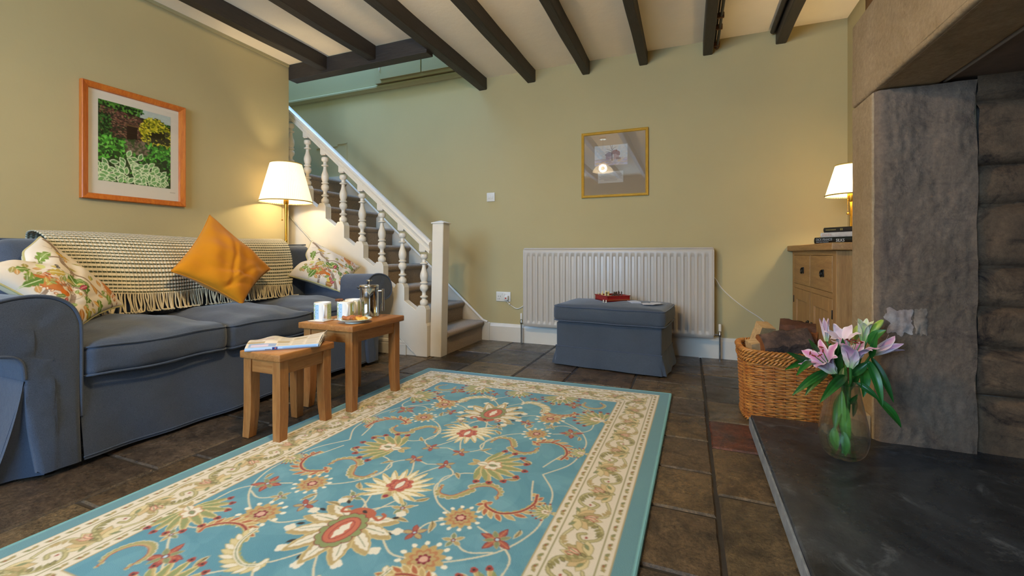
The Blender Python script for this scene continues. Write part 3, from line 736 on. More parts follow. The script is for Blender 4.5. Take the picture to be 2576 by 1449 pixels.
def mug(label,x,y,rot):
    t=thing('mug',label,'mug',(x,y,TZ+.004),0,'patterned mugs')
    ny,nx=cw.a.shape[:2]; th_=np.linspace(0,2*PI,nx)+rot; zz=np.linspace(0,.087,ny)
    R_=.0405-.0015*np.exp(-zz/.004)
    P=np.stack([x+R_[:,None]*np.cos(th_)[None],y+R_[:,None]*np.sin(th_)[None],(TZ+.004+zz)[:,None]*np.ones_like(th_)[None]],-1)
    np_mesh('printed_wall',P,cw.a[::-1],MUGP,t)
    m=MB(); m.lathe([(.0404,.0868),(.0395,.0885),(.038,.0865),(.0372,.01),(.002,.006)],(x,y,TZ+.004),40); m.lathe([(.002,.0003),(.0392,.0005)],(x,y,TZ+.004),40); m.build('lining',CERA,t)
    a=rot+.118/.26*2*PI; dx,dy=math.cos(a),math.sin(a)
    pts=smooth_path([(x+dx*r,y+dy*r,TZ+.004+z) for r,z in ((.037,.074),(.052,.077),(.063,.066),(.064,.048),(.058,.030),(.047,.018),(.037,.016))],5)
    MB().tube(pts,.0052,10,sx=.75).build('handle',CERA,t); return t
COAST=M('cork_backed_coaster','#dcd3c6',.4); CK=M('coaster_edge','#9a6a42',.8)
def coaster(label,x,y,rz):
    t=thing('coaster',label,'coaster',(x,y,TZ),rz,'square coasters')
    MB().box(-.046,.046,-.046,.046,0,.0022).build('cork',CK,t,local=True,smooth=False)
    MB().box(-.046,.046,-.046,.046,.0022,.0038).build('top_sheet',COAST,t,local=True,smooth=False)
hdir=-.66
mug('white mug with green and blue print standing alone on its coaster, nearest the newspaper',-1.700,1.672,hdir-2.85)
mug('white mug with green print and a biscuit on its rim',-1.628,1.752,hdir-2.85)
mug('white mug half hidden behind the mug with the biscuit on its rim',-1.664,1.846,hdir-2.75)
coaster('square white coaster under the mug standing alone',-1.702,1.670,.12); coaster('square white coaster under the mug with the biscuit',-1.628,1.750,.05); coaster('square coaster under the half hidden mug at the back',-1.666,1.856,.0)
BIS=M('brown_biscuit','#6b4128',.8,var=.3,vs=60,bp=.5,bs=150,bd=.002)
m=MB(); m.sphere((-1.655,1.735,.5135),.011,10,sc=(1.2,1.2,.75)); m.sphere((-1.638,1.735,.515),.009,10,sc=(1.2,1.0,.8)); m.sphere((-1.669,1.733,.513),.007,8)
tag(m.build('biscuit',BIS),'small brown biscuit resting on the rim of the middle mug','biscuit')
# plate with pastry
pc=(-1.512,1.690,TZ)
PL=M('pale_green_plate','#cfd6c6',.12,coat=.5)
p=MB().lathe([(.0,.003),(.045,.003),(.048,.006),(.066,.011),(.0795,.0165),(.081,.0185),(.0795,.0195),(.064,.0145),(.050,.009),(.044,.007),(0,.0065)],pc,48)
p.lathe([(.043,.0),(.046,.0),(.046,.004),(.043,.004)],pc,40); tag(p.build('plate',PL),'small pale green plate with slices of pastry on the larger oak table','plate')
PAS=M('glazed_pastry','#8c4420',.35,var=.35,vs=30,col2='#b0703a',bp=.6,bs=90,bd=.004); PAY=M('golden_pastry','#c98a2c',.4,var=.3,vs=40,col2='#e0b050',bp=.6,bs=90,bd=.004)
for (dx,dy,a,mt,lb,s) in ((-.036,.004,.4,PAS,'dark glazed pastry slice at the left of the plate',1.),(.002,.012,.9,PAS,'glazed pastry slice in the middle of the plate',.95),(.040,.002,-.3,PAY,'golden pastry slice at the right of the plate',.9)):
    m=MB(); m.soft((0,0,0),(.034*s,.014*s,.010*s),.009,seg=4,n=6,fn=lambda P,n_:(P.x,P.y+.006*math.sin(P.x*60),P.z+.003*math.sin(P.x*130+P.y*90)))
    m.xform(Matrix.Translation(Vector((pc[0]+dx,pc[1]+dy,TZ+.0175+.002)))@Matrix.Rotation(a,4,'Z')); tag(m.build('pastry',mt),lb,'pastry')
# cafetiere
STEEL=M('polished_steel','#d6d4d0',.07,metal=1.); cx,cy=-1.570,1.862
t=thing('cafetiere','polished steel cafetiere with side handle on the larger oak table','coffee pot',(cx,cy,TZ))
MB().lathe([(.0,.0),(.047,.0),(.0495,.003),(.0495,.010),(.048,.012),(.048,.150),(.0492,.153),(.0492,.157),(.0465,.158)],(cx,cy,TZ),56).build('body',STEEL,t)
m=MB(); m.lathe([(.0488,.158),(.0495,.160),(.0495,.166),(.047,.169),(.010,.172),(.0,.172)],(cx,cy,TZ),48); m.build('lid',STEEL,t)
m=MB(); m.lathe([(.003,.17),(.003,.187),(.006,.189),(.014,.190),(.0155,.193),(.014,.196),(.0,.197)],(cx,cy,TZ),24); m.build('plunger',STEEL,t)
r_=(.927,.375)   # towards the right of the table
m=MB(); m.tube([(cx+r_[0]*.046,cy+r_[1]*.046,TZ+.138),(cx+r_[0]*.072,cy+r_[1]*.072,TZ+.138)],.0055,12); m.tube([(cx+r_[0]*.073,cy+r_[1]*.073,TZ+.148),(cx+r_[0]*.073,cy+r_[1]*.073,TZ+.032)],.0075,16); m.build('handle',STEEL,t)
m=MB(); m.add([(cx-r_[0]*.044-.375*.012,cy-r_[1]*.044+.927*.012,TZ+.156),(cx-r_[0]*.044+.375*.012,cy-r_[1]*.044-.927*.012,TZ+.156),(cx-r_[0]*.068,cy-r_[1]*.068,TZ+.158),(cx-r_[0]*.046,cy-r_[1]*.046,TZ+.138)],[(0,1,2),(0,2,3),(1,3,2),(0,3,1)]); m.build('spout',STEEL,t)
# newspaper: folded sheets on the small table
NPc=Canvas(.30,.20,.0011,'#cfc8bd')
for r in range(52):
    y=.012+r*.0034
    for c_ in range(5):
        x=.01+c_*.058
        if (c_,r//9) in ((1,1),(0,3),(3,2),(0,0),(1,0)): continue
        NPc.rect(x,x+.052*rng.uniform(.8,1),y,y+.0012,'#8f8a83',.75)
NPc.rect(.01,.12,.005,.05,'#8ea3c4'); NPc.rect(.02,.09,.012,.035,'#c9bcd0'); NPc.rect(.0,.17,.055,.075,'#a79775'); NPc.rect(.07,.12,.045,.09,'#d8d1c6'); NPc.rect(.12,.29,.08,.088,'#b8a98c'); NPc.rect(.02,.10,.11,.14,'#b9a6a0'); NPc.rect(.18,.235,.10,.135,'#a79775',.8)
NPf=Canvas(.30,.02,.0011,'#b9cde6'); NPf.rect(0,.3,.0,.006,'#8fb4dc'); NPf.rect(.108,.130,.002,.017,'#27407e'); NPf.ell(.122,.009,.0035,.003,0,'#d4714a'); NPf.rect(.15,.29,.005,.012,'#7fabd8',.8); NPf.rect(.08,.104,.011,.015,'#5b6675')
NPc.soften(); NPf.soften(); NEWS=M('newsprint','#ffffff',.8,attr=True,spec=.2)
t=thing('newspaper','folded newspaper with pale blue edge lying on the smaller oak table','newspaper',(-1.6,1.37,.3555))
A=np.array([-1.652,1.222]); B=np.array([-1.455,1.408]); U_=(B-A)/np.linalg.norm(B-A); L_=np.linalg.norm(B-A); Vv=np.array([-U_[1],U_[0]])
ny,nx=NPc.a.shape[:2]; uu,vv=np.meshgrid(np.linspace(0,1,nx),np.linspace(0,1,ny))
W_=.185
def news_xy(u,v): 
    s=L_*u*(1+.10*v)-.004*v; w=W_*v*(1-.10*np.sin(PI*u))
    return A[0]+U_[0]*s+Vv[0]*w, A[1]+U_[1]*s+Vv[1]*w
hz=.0135+.012*np.sin(PI*np.clip(vv*1.0,0,1)**1.0)*(1-.55*np.sin(PI*uu))+.040*vv**1.6*np.clip(uu-.45,0,1)**1.2+.016*np.exp(-((uu-.30)/.16)**2)*vv
X_,Y_=news_xy(uu,vv); P=np.stack([X_,Y_,.3555+hz],-1); np_mesh('top_page',P,NPc.a[:,:],NEWS,t)
ny,nx=NPf.a.shape[:2]; uu,vv=np.meshgrid(np.linspace(0,1,nx),np.linspace(0,1,ny)); X_,Y_=news_xy(uu,0*uu); out_=.005*np.sin(PI*vv)
P=np.stack([X_-Vv[0]*out_,Y_-Vv[1]*out_,.3555+.0135*vv],-1); np_mesh('folded_edge',P,NPf.a[::-1],NEWS,t)
PG=M('page_edges','#c9c3b9',.85)
m=MB()
for k in range(5):
    z=.0005+.0027*k
    m.grid(lambda u,v,z=z,k=k:(*news_xy(u,v*(.985-.01*k)),.3555+z+ (z/.0135)*(.012*math.sin(PI*v)*(1-.55*math.sin(PI*u))+.040*v**1.6*max(0,u-.45)**1.2+.016*math.exp(-((u-.30)/.16)**2)*v)),24,12)
m.build('inner_pages',PG,t,fixn=False)
m=MB()
for k in range(6):
    z=.002*k+.001; q=[(float(news_xy(1.0+.015+.006*math.sin(v*9+k),v)[0]),float(news_xy(1.0+.015+.006*math.sin(v*9+k),v)[1]),.3565+z+.012*math.sin(PI*v)+.029*v**1.6*(k/6+.1)) for v in [i/14 for i in range(15)]]
    m.tube(q,.0014,5)
m.build('crumpled_edge',PG,t)
# ------------------------------------------------------------------ ottoman
ot=thing('footstool','square blue grey footstool with box cushion in front of the radiator','footstool',(-.470,3.055,0),math.radians(-5.9))
OT=cloth('stool_linen','#363e48','#4a525c')
hx,hy=.345,.225
m=MB(); m.soft((0,0,.20),(hx-.002,hy-.002,.09),.012,seg=2,n=10); m.build('base',OT,ot,local=True)
m=MB(); ps=[]
def sk(u,v):
    # perimeter path with corner pleats
    per=[(-hx,-hy),(hx,-hy),(hx,hy),(-hx,hy)]; k=u*4; i=int(k)%4; t=k-int(k); a,b2=per[i],per[(i+1)%4]
    x=a[0]+(b2[0]-a[0])*t; y=a[1]+(b2[1]-a[1])*t; z=.128-.120*v
    c_=min(t,1-t); pl=max(0,1-c_/.035); f=1+.085*v; 
    x*=f*(1-.06*pl*v); y*=(1+.10*v)*(1-.09*pl*v); w=.004*math.sin(u*60)*v
    return (x+w*(i%2),y+w*(1-i%2),z)
m.grid(sk,241,8); m.build('skirt',OT,ot,local=True)
m=MB(); m.soft((0,-.002,.350),(hx+.018,hy+.016,.058),.035,seg=4,n=14,crown=.026,bulge=.008,fn=lambda P,n_:(P.x,P.y,P.z+.0015*math.sin(P.x*20+P.y*13))); cu=m.build('cushion',OT,ot,local=True,angle=80)
for zz,kx in ((.350+.046,.010),(.350-.048,.014)):
    q=[]; HX,HY=hx+.018-.004,hy+.016-.004; r=.035
    for (sx,sy,a0) in ((1,1,0),(-1,1,90),(-1,-1,180),(1,-1,270)):
        for k in range(7):
            a=math.radians(a0+15*k); q.append(Vector((sx*(HX-r)+r*math.cos(a),-.002+sy*(HY-r)+r*math.sin(a),zz)))
    Q=[]
    for k in range(len(q)):
        a,b2=q[k],q[(k+1)%len(q)]; nn=max(1,int((b2-a).length/.04))
        for j in range(nn):
            p=a.lerp(b2,j/nn); nx_,ny_=p.x/HX,p.y/HY; p.x+=.008*nx_*max(0,1-ny_**2); p.y+=.008*ny_*max(0,1-nx_**2); Q.append((p.x,p.y,p.z+.0015*math.sin(p.x*20+p.y*13)))
    MB().tube(Q,.004,6,closed=True).build('piping',PIP,cu,local=True)
m=MB(); m.tube([(x*1.004,y*1.004,.128) for x,y in ((-hx,-hy),(hx,-hy),(hx,hy),(-hx,hy))],.003,6,closed=True); m.build('skirt_seam',PIP,ot,local=True)
OZ=.4335
# chess box: open red case with board
RED=M('red_lacquer','#8c1210',.3,spec=.5,coat=.3); cc=Vector((-.487,3.045,OZ-.004)); ang=math.radians(40)
ch=thing('chess_box','open red travel chess box on the footstool','chess set',tuple(cc),ang)
a=.085
m=MB(); m.box(-a,a,-a,a,0,.010,.001); 
for (x0,x1,y0,y1) in ((-a,a,-a,-a+.006),(-a,a,a-.006,a),(-a,-a+.006,-a,a),(a-.006,a,-a,a)): m.box(x0,x1,y0,y1,.0,.036,.001)
m.build('case',RED,ch,local=True,smooth=False)
m=MB(); 
for (x0,x1,y0,y1) in ((-a-.003,a+.003,-a-.003,-a+.007),(-a-.003,a+.003,a-.007,a+.003),(-a-.003,-a+.007,-a-.003,a+.003),(a-.007,a+.003,-a-.003,a+.003)): m.box(x0,x1,y0,y1,.033,.039,.001)
m.build('rim',RED,ch,local=True,smooth=False)
MB().box(-a,a,-a-.0015,-a-.0002,.010,.0125).build('gilt_line',M('gilt','#c87a3a',.4),ch,local=True,smooth=False)
m=MB(); W_=[];
n8=.0192
for i in range(8):
    for j in range(8):
        x=-.0768+i*n8; y=-.0768+j*n8; m.box(x,x+n8,y,y+n8,.026,.028,mi=(i+j)%2)
m.build('board',[M('pale_square','#c9a56a',.5),M('dark_square','#4a2a16',.5)],ch,local=True,smooth=False)
IV=M('pale_boxwood','#d9c88c',.45); EB=M('dark_walnut_piece','#3b2413',.4)
def piece_mesh(kind):
    pr={'pawn':[(0,0),(.006,0),(.006,.003),(.0035,.005),(.0025,.011),(.004,.013),(.0042,.016),(.003,.019),(0,.0195)],
    'tall':[(0,0),(.007,0),(.007,.003),(.004,.006),(.003,.017),(.0055,.019),(.0035,.021),(.005,.027),(.003,.029),(.0015,.034),(0,.034)],
    'rook':[(0,0),(.0065,0),(.0065,.003),(.004,.006),(.0035,.015),(.0055,.017),(.0055,.023),(0,.023)]}[kind]
    return pr
def place(kind,mt,cells,label,group):
    src=None
    for (i,j) in cells:
        loc=cc+Matrix.Rotation(ang,3,'Z')@Vector((-.0768+(i+.5)*n8,-.0768+(j+.5)*n8,.0281))
        if src is None:
            src=MB().lathe(piece_mesh(kind),(0,0,0),12).build('chess_piece',mt); tag(src,label,'chess piece',group); src.location=loc
        else: o=src.copy(); COL.objects.link(o); o.location=loc
place('pawn',IV,[(0,7),(0,5),(1,4),(2,6),(1,2),(3,6)],'small pale wooden pawn standing on the open chess board','pale pawns on the chess board')
place('tall',IV,[(1,6),(2,5),(3,7),(2,4),(3,5)],'tall pale wooden chess piece on the open board','tall pale pieces on the chess board')
place('pawn',EB,[(2,1),(3,1),(4,1),(3,2)],'small dark wooden pawn standing on the open chess board','dark pawns on the chess board')
place('tall',EB,[(1,3),(4,2),(5,3),(6,3),(7,3),(7,5),(4,3)],'tall dark wooden chess piece on the open board','tall dark pieces on the chess board')
place('rook',EB,[(2,0),(5,4)],'short square topped dark rook on the open chess board','dark rooks on the chess board')
IVW=M('ivory_pawn','#e6dcc4',.4); o=None
for (x,y) in ((-.527,2.936),(-.508,2.929)):
    if o is None: o=MB().lathe(piece_mesh('pawn'),(0,0,0),12).build('chess_piece',IVW); tag(o,'ivory coloured pawn standing on the footstool in front of the red chess box','chess piece','pawns in front of the chess box'); o.location=(x,y,OZ-.011)
    else: o=o.copy(); COL.objects.link(o); o.location=(x,y,OZ-.011)
CARD=M('playing_card','#c9ccd6',.35); 
m=MB()
for k in range(9): m.box(-.031,.031,-.044,.044,.0011*k,.0011*k+.0009)
m.xform(Matrix.Translation((-.335,2.985,OZ-.0075))@Matrix.Rotation(.5,4,'Z')); tag(m.build('card_deck',CARD,smooth=False),'squared stack of playing cards beside the red chess box','cards')
for (x,y,rz,l,z) in ((-.245,2.93,.15,'fanned playing cards lying flat nearest the front of the footstool',-.017),(-.200,2.985,-.5,'loose playing cards lying flat at the right end of the footstool',-.017)):
    m=MB()
    for k in range(3):
        o0=len(m.v); m.box(-.031,.031,-.044,.044,.0007*k,.0007*k+.0005); m.xform(Matrix.Translation((x,y,OZ+z+.010))@Matrix.Rotation(rz+.28*k,4,'Z'),o0)
    tag(m.build('playing_cards',CARD,smooth=False),l,'cards')
# ------------------------------------------------------------------ radiator
RAD=M('radiator_enamel','#bab0a2',.35,var=.015,vs=4)
rd=thing('radiator','long white ribbed panel radiator on the back wall behind the footstool','radiator',(-.546,3.40,.1))
x0,x1,zb_,zt_=-1.257,.165,.157,.790; yf=3.352
m=MB(); nx=30*8+1+8
def rf(u,v):
    x=x0+(x1-x0)*u; z=zb_+(zt_-zb_)*v
    e=.018; t=((x-x0-.022)/((x1-x0-.044)/30))
    g=0
    if 0<t<30:
        ph=(t%1); g=max(0,min(1,(.30-abs(ph-.5))/.10))
        f=min(1,max(0,(z-zb_-.030)/.02))*min(1,max(0,(zt_-.045-z)/.02)); g*=f
    y=yf+.012*g
    d=min(x-x0,x1-x,z-zb_,zt_-z)
    if d<.010: y+=(.010-d)**2/.010*1.0
    return (x,y,z)
us=361
m.grid(rf,us,40); m.build('front_panel',RAD,rd,angle=60)
m=MB(); m.box(x0+.004,x1-.004,yf+.010,yf+.045,zb_+.002,zt_-.004,.006); m.box(x0+.03,x1-.03,yf+.055,yf+.075,zb_+.02,zt_-.02,.004); m.build('back_panel',RAD,rd)
m=MB(); m.box(x0+.006,x1-.006,yf+.002,yf+.078,zt_-.006,zt_+.006,.004); m.build('top_grille',RAD,rd)
m=MB(); m.box(x0-.003,x0+.006,yf+.004,yf+.078,zb_+.02,zt_-.012,.003); m.box(x1-.006,x1+.003,yf+.004,yf+.078,zb_+.02,zt_-.012,.003); m.build('side_cover',RAD,rd)
CHR=M('chrome','#b9b6b0',.18,metal=1.)
for xx,s in ((x0-.030,1),(x1+.040,-1)):
    v_=MB(); v_.lathe([(.0,0),(.0095,0),(.0095,.045),(.008,.050),(.0,.050)],(xx,yf+.04,.205),14); vo=v_.build('valve_cap',WHITE,rd)
    v_=MB(); v_.lathe([(.008,.165),(.011,.17),(.011,.185),(.008,.19),(.008,.204)],(xx,yf+.04,0),14); v_.tube([(xx,yf+.04,.180),(xx+s*.034,yf+.04,.180)],.008,10); v_.tube([(xx,yf+.04,.165),(xx,yf+.04,.0)],.0065,10); v_.build('valve',CHR,rd)
# ------------------------------------------------------------------ socket, switch, cables
PLA=M('white_plastic','#d8d2c6',.35); DK=M('dark_slot','#1d1a17',.6); REDN=M('red_neon','#c0331f',.4)
t=thing('light_switch','small white double light switch on the back wall right of the stairs','switch',(-1.597,YB,1.2))
MB().box(-1.635,-1.559,YB-.009,YB-.0005,1.205,1.281,.003).build('plate',PLA,t)
for x in (-1.611,-1.583): MB().box(x-.009,x+.009,YB-.0125,YB-.008,1.230,1.256,.002).build('rocker',PLA,t)
t=thing('wall_socket','white double wall socket low on the back wall left of the radiator','socket',(-1.477,YB,.34))
MB().box(-1.544,-1.410,YB-.010,YB-.0005,.340,.422,.003).build('plate',PLA,t)
m=MB(); m.box(-1.524,-1.521,YB-.0108,YB-.0095,.378,.388); m.box(-1.506,-1.503,YB-.0108,YB-.0095,.378,.388); m.box(-1.516,-1.511,YB-.0108,YB-.0095,.358,.363);m.box(-1.530,-1.526,YB-.0108,YB-.0095,.358,.362); m.build('pin_holes',DK,t,smooth=False)
MB().box(-1.492,-1.484,YB-.013,YB-.009,.392,.410,.001).build('rocker',PLA,t); MB().box(-1.470,-1.462,YB-.013,YB-.009,.392,.410,.001).build('rocker',PLA,t)
t=thing('extension_cable','white cable with plug running from the wall socket behind the radiator','cable',(-1.44,YB-.03,.35))
MB().box(-1.458,-1.424,YB-.040,YB-.0105,.352,.392,.006).build('plug',PLA,t); MB().box(-1.449,-1.436,YB-.0415,YB-.0395,.366,.376).build('red_label',REDN,t,smooth=False)
c1=smooth_path([(-1.441,YB-.025,.354),(-1.425,YB-.02,.330),(-1.385,YB-.012,.298),(-1.345,YB-.010,.284),(-1.30,YB-.010,.305),(-1.255,YB-.012,.352),(-1.1,YB-.013,.50),(-.5,YB-.013,.66),(.05,YB-.013,.64),(.165,YB-.012,.585),(.215,YB-.010,.510),(.275,YB-.009,.445),(.37,YB-.009,.365),(.478,YB-.009,.288),(.56,YB-.03,.18)],6)
MB().tube(c1,.0032,7).build('flex',PLA,t)
MB().sphere((-1.415,YB-.018,.322),.009,8).build('knot',PLA,t)
# ------------------------------------------------------------------ pictures
GOLD=M('gilt_frame','#d8a945',.35,metal=.35,var=.1,vs=8)
PINE=wood('orange_pine','#b2561a','#d07a2c',axis=2,rough=.3)
glm,nt,b=base_mat('picture_glass'); b.inputs['Base Color'].default_value=(1,1,1,1)
tr=nd(nt,'ShaderNodeBsdfTransparent'); gl=nd(nt,'ShaderNodeBsdfGlossy'); gl.inputs['Roughness'].default_value=.0; fr_=nd(nt,'ShaderNodeFresnel'); fr_.inputs[0].default_value=1.75
mx=nd(nt,'ShaderNodeMixShader'); nt.links.new(front_only(nt,fr_.outputs[0]),mx.inputs[0]); nt.links.new(tr.outputs[0],mx.inputs[1]); nt.links.new(gl.outputs[0],mx.inputs[2]); nt.links.new(mx.outputs[0],nt.nodes['Material Output'].inputs[0])
def frame_profile(m,O,ax,up,nr,w,h,prof):
    """mitred frame around 0..w,0..h; prof: (inward, outward height)"""
    n=len(prof); vs=[]
    for (cx_,cy_,sx,sy) in ((0,0,1,1),(w,0,-1,1),(w,h,-1,-1),(0,h,1,-1)):
        for (i_,d_) in prof: vs.append(tuple(O+ax*(cx_+sx*i_)+up*(cy_+sy*i_)+nr*d_))
    fs=[(k*n+j,((k+1)%4)*n+j,((k+1)%4)*n+(j+1)%n,k*n+(j+1)%n) for k in range(4) for j in range(n)]
    return m.add(vs,fs)
# garden photograph on the left wall
O=Vector((XL+.001,1.297,1.050)); AX=Vector((0,1,0)); UP=Vector((0,0,1)); NR=Vector((1,0,0)); w_,h_=.520,.637
t=thing('framed_picture','garden photograph in an orange wooden frame above the sofa','picture',(XL+.001,1.557,1.05))
frame_profile(MB(),O,AX,UP,NR,w_,h_,[(0,0)]) if 0 else None
frame_profile(mm:=MB(),O,AX,UP,NR,w_,h_,[(0,0),(0,.026),(.004,.029),(.030,.020),(.033,.010),(.033,0)]); mm.build('frame',PINE,t,smooth=False)
m=MB(); m.box(XL+.002,XL+.008,1.297+.02,1.817-.02,1.07,1.667); m.build('mount',M('cream_mount','#ded4c2',.8),t,smooth=False)
gw,gh=.345,.42; G=Canvas(gw,gh,.0016,'#24301a')
# y from top
for i in range(260): G.leaf(rng.uniform(0,gw),rng.uniform(0,.06),rng.uniform(0,6),.014,.004,['#4a7a2c','#2c4a1c','#18240f','#5f9036'][rng.integers(4)])
G.rect(.17,gw,.0,.05,'#b9c2bd',.8)
for i in range(160): G.leaf(rng.uniform(.0,.2),rng.uniform(0,.045),rng.uniform(0,6),.016,.005,['#3a6a24','#1a2812','#53852f'][rng.integers(3)])
bw=G.box(0,gw,.02,.22); 
G.stroke([(0,.028),(.1,.040),(.2,.050),(.30,.056)],.008,'#2a2018')
for i in range(1500):
    x=rng.uniform(0,.24); y=rng.uniform(.032+.1*x,.20); G.leaf(x,y,rng.normal(0,.3),.012,.0028,['#5b3a30','#7a5040','#46302a','#8a6a50','#3a2c22','#6b4236','#2c281c'][rng.integers(7)])
G.rect(.125,.175,.105,.20,'#2e2016'); G.rect(.12,.18,.100,.106,'#6a5030')
for i in range(260): G.leaf(rng.uniform(0,.05),rng.uniform(.07,.2),rng.uniform(0,6),.014,.004,['#26401c','#3c6a2a','#1c2614'][rng.integers(3)])
for i in range(1100):
    a_=rng.uniform(0,6.28); r=rng.uniform(0,1)**.5; x=.265+.085*r*math.cos(a_); y=.115+.085*r*math.sin(a_)+.02*max(0,math.cos(a_)); G.leaf(x,y,rng.normal(0,.5),.013,.004,['#a8a020','#c2b42c','#7c8218','#5c6412','#3a3a10','#d0c440'][rng.integers(6)])
for i in range(90): G.leaf(.265+rng.uniform(-.02,.07),rng.uniform(.11,.17),rng.uniform(0,6),.02,.006,'#2a2614')
G.rect(.0,gw,.205,.215,'#3a3026',.5)
for i in range(1800):
    x=rng.uniform(0,gw); y=rng.uniform(.19,gh)
    if .12<x<.22 and y<.26: c_=['#6a5648','#4c4034','#7a6a58','#3a4a24'][rng.integers(4)]
    else: c_=['#3f8a26','#56a636','#2c641c','#6cb848','#20481a','#183214'][rng.integers(6)]
    G.leaf(x,y,rng.normal(-1.2,.9),.020,.0055,c_)
for i in range(140): G.leaf(rng.uniform(.06,.34),rng.uniform(.28,.42),rng.uniform(0,6),.03,.012,['#1a2c12','#244018'][i%2])
hs=[]
for i in range(130):
    x=rng.uniform(.0,.30); ymin=.275+ (0 if x>.09 else .06)+ (max(0,x-.2)*.9); y=rng.uniform(ymin,.415); hs.append((y,x))
for y,x in sorted(hs): G.leaf(x,y,rng.normal(.4,1.0)+(0 if x>.12 else 2.4),.045,.013,['#5c8c4a','#487a3c','#6c9c58'][rng.integers(3)],'#d3dcb4',.0042,'#8fb47a',.0007,bend=rng.normal(0,.25))
G.stroke([(0,.42),(.34,.42)],.004,'#20301a')
yy,zz=np.meshgrid(np.linspace(1.297+.078,1.297+.078+gw+.018,G.nx),np.linspace(1.687-.080,1.687-.080-gh-.03,G.ny)); P=np.stack([np.full_like(yy,XL+.0086),yy,zz],-1)
G.soften(); np_mesh('print',P,np.clip(G.a*1.25,0,1),M('photo_print','#ffffff',.35,attr=True,spec=.3),t)
g=MB().box(XL+.0105,XL+.0115,1.297+.030,1.817-.030,1.08,1.657).build('glass',glm,t,smooth=False)
MB().box(XL+.0082,XL+.0086,1.735,1.765,1.132,1.135).build('pencil_note',M('pencil','#a89c86',.8),t,smooth=False)
# gilt framed watercolour on the back wall
O=Vector((-.794,YB-.001,1.194)); AX=Vector((1,0,0)); NR=Vector((0,-1,0)); w_,h_=.512,.516
t=thing('framed_picture','small gilt framed watercolour with lamp reflected in its glass on the back wall','picture',(-.538,YB-.001,1.194))
frame_profile(mm:=MB(),O,AX,UP,NR,w_,h_,[(0,0),(0,.018),(.004,.021),(.010,.016),(.016,.018),(.021,.010),(.021,0)]); mm.build('frame',GOLD,t,smooth=False)
MB().box(-.78,-.296,YB-.007,YB-.002,1.21,1.696).build('mount',M('brown_mount','#94826c',.9,spec=.1),t,smooth=False)
K=Canvas(.29,.185,.0012,'#b9b5ae')
for i in range(300): K.leaf(rng.uniform(0,.29),rng.uniform(0,.11),rng.normal(0,.5),.03,.006,['#aeb4b8','#c4beb4','#a8b0b4','#b8b0a4'][rng.integers(4)],al=.5)
for i in range(260): K.leaf(rng.uniform(-.02,.28),rng.uniform(.125,.185),rng.normal(-.1,.2),.04,.005,['#b99a78','#a8988c','#c4a884','#9c94a0','#b8a8b0'][rng.integers(5)],al=.6)
K.rect(.10,.15,.085,.13,'#a08c8c'); K.leaf(.09,.088,-.1,.08,.02,'#8a7c80'); K.rect(.17,.215,.08,.13,'#a98c84'); K.leaf(.16,.085,-.9,.05,.02,'#8c6c68'); K.leaf(.19,.05,1.0,.06,.018,'#8c6c68'); K.rect(.187,.2,.045,.06,'#8a5c50')
K.rect(.19,.23,.115,.135,'#7c5848',.7)
for p in ([(.155,.14),(.153,.08),(.157,.0)],[(.154,.06),(.135,.045),(.11,.035)],[(.155,.05),(.17,.03),(.19,.02)],[(.153,.07),(.125,.062),(.10,.06)],[(.155,.04),(.145,.02),(.14,.0)]): K.stroke(p,.003,'#5c463e')
K.stroke([(.155,.14),(.154,.07)],.006,'#5c463e')
xx,zz=np.meshgrid(np.linspace(-.690,-.436,K.nx),np.linspace(1.600,1.442,K.ny)); np_mesh('print',np.stack([xx,np.full_like(xx,YB-.0075),zz],-1),K.a,M('watercolour','#ffffff',.8,attr=True,spec=.1),t)
m=MB(); m.box(-.663,-.468,YB-.0078,YB-.0068,1.305,1.395); cp=m.build('caption_card',M('caption_paper','#b5ab9e',.9,spec=.1),t,smooth=False)
m=MB(); random.seed(9)
for r in range(10):
    z=1.383-r*.0066; a_=random.uniform(.0,.015)+(.03 if r in (0,8,9) else 0); m.box(-.655+a_,-.476-a_,YB-.0084,YB-.0078,z-.0007,z+.0007)
m.build('typed_lines',M('typed_ink','#6e665e',.9),cp,smooth=False)
MB().box(-.776,-.300,YB-.0105,YB-.0095,1.212,1.692).build('glass',glm,t,smooth=False)
# ------------------------------------------------------------------ oak cabinet by the chimney
CX=wood('cabinet_oak_y','#94683a','#b48a52',axis=1,rough=.5,scale=7); CZ=wood('cabinet_oak_z','#94683a','#b48a52',axis=2,rough=.5,scale=7)
cab=thing('oak_cabinet','oak cabinet with two small drawers over two doors beside the stone chimney','cabinet',(.81,2.965,0))
fx=.651; y0c,y1c=2.498,3.438
MB().box(.622,XR-.002,2.462,3.455,.767,.803,.006).build('cabinet_top',CX,cab)
m=MB(); m.box(fx+.018,XR-.004,y0c,y1c,.04,.766)
m.box(fx,fx+.02,y0c,y0c+.062,0,.766,.002); m.box(fx,fx+.02,y1c-.045,y1c,0,.766,.002); m.box(fx+.001,fx+.02,2.968,2.984,.091,.529); m.box(fx+.001,fx+.02,2.968,2.984,.558,.741)
m.box(fx+.02,XR-.004,y0c,y0c+.04,0,.05); m.box(fx+.02,XR-.004,y1c-.04,y1c,0,.05); m.build('carcass',CZ,cab,smooth=False)
for a,b2 in ((.742,.766),(.530,.557),(.04,.09)): MB().box(fx,fx+.019,y0c+.06,y1c-.04,a,b2).build('rail',CX,cab,smooth=False)
IRON=M('dark_iron','#2a2724',.35,metal=.8,bp=.2,bs=60)
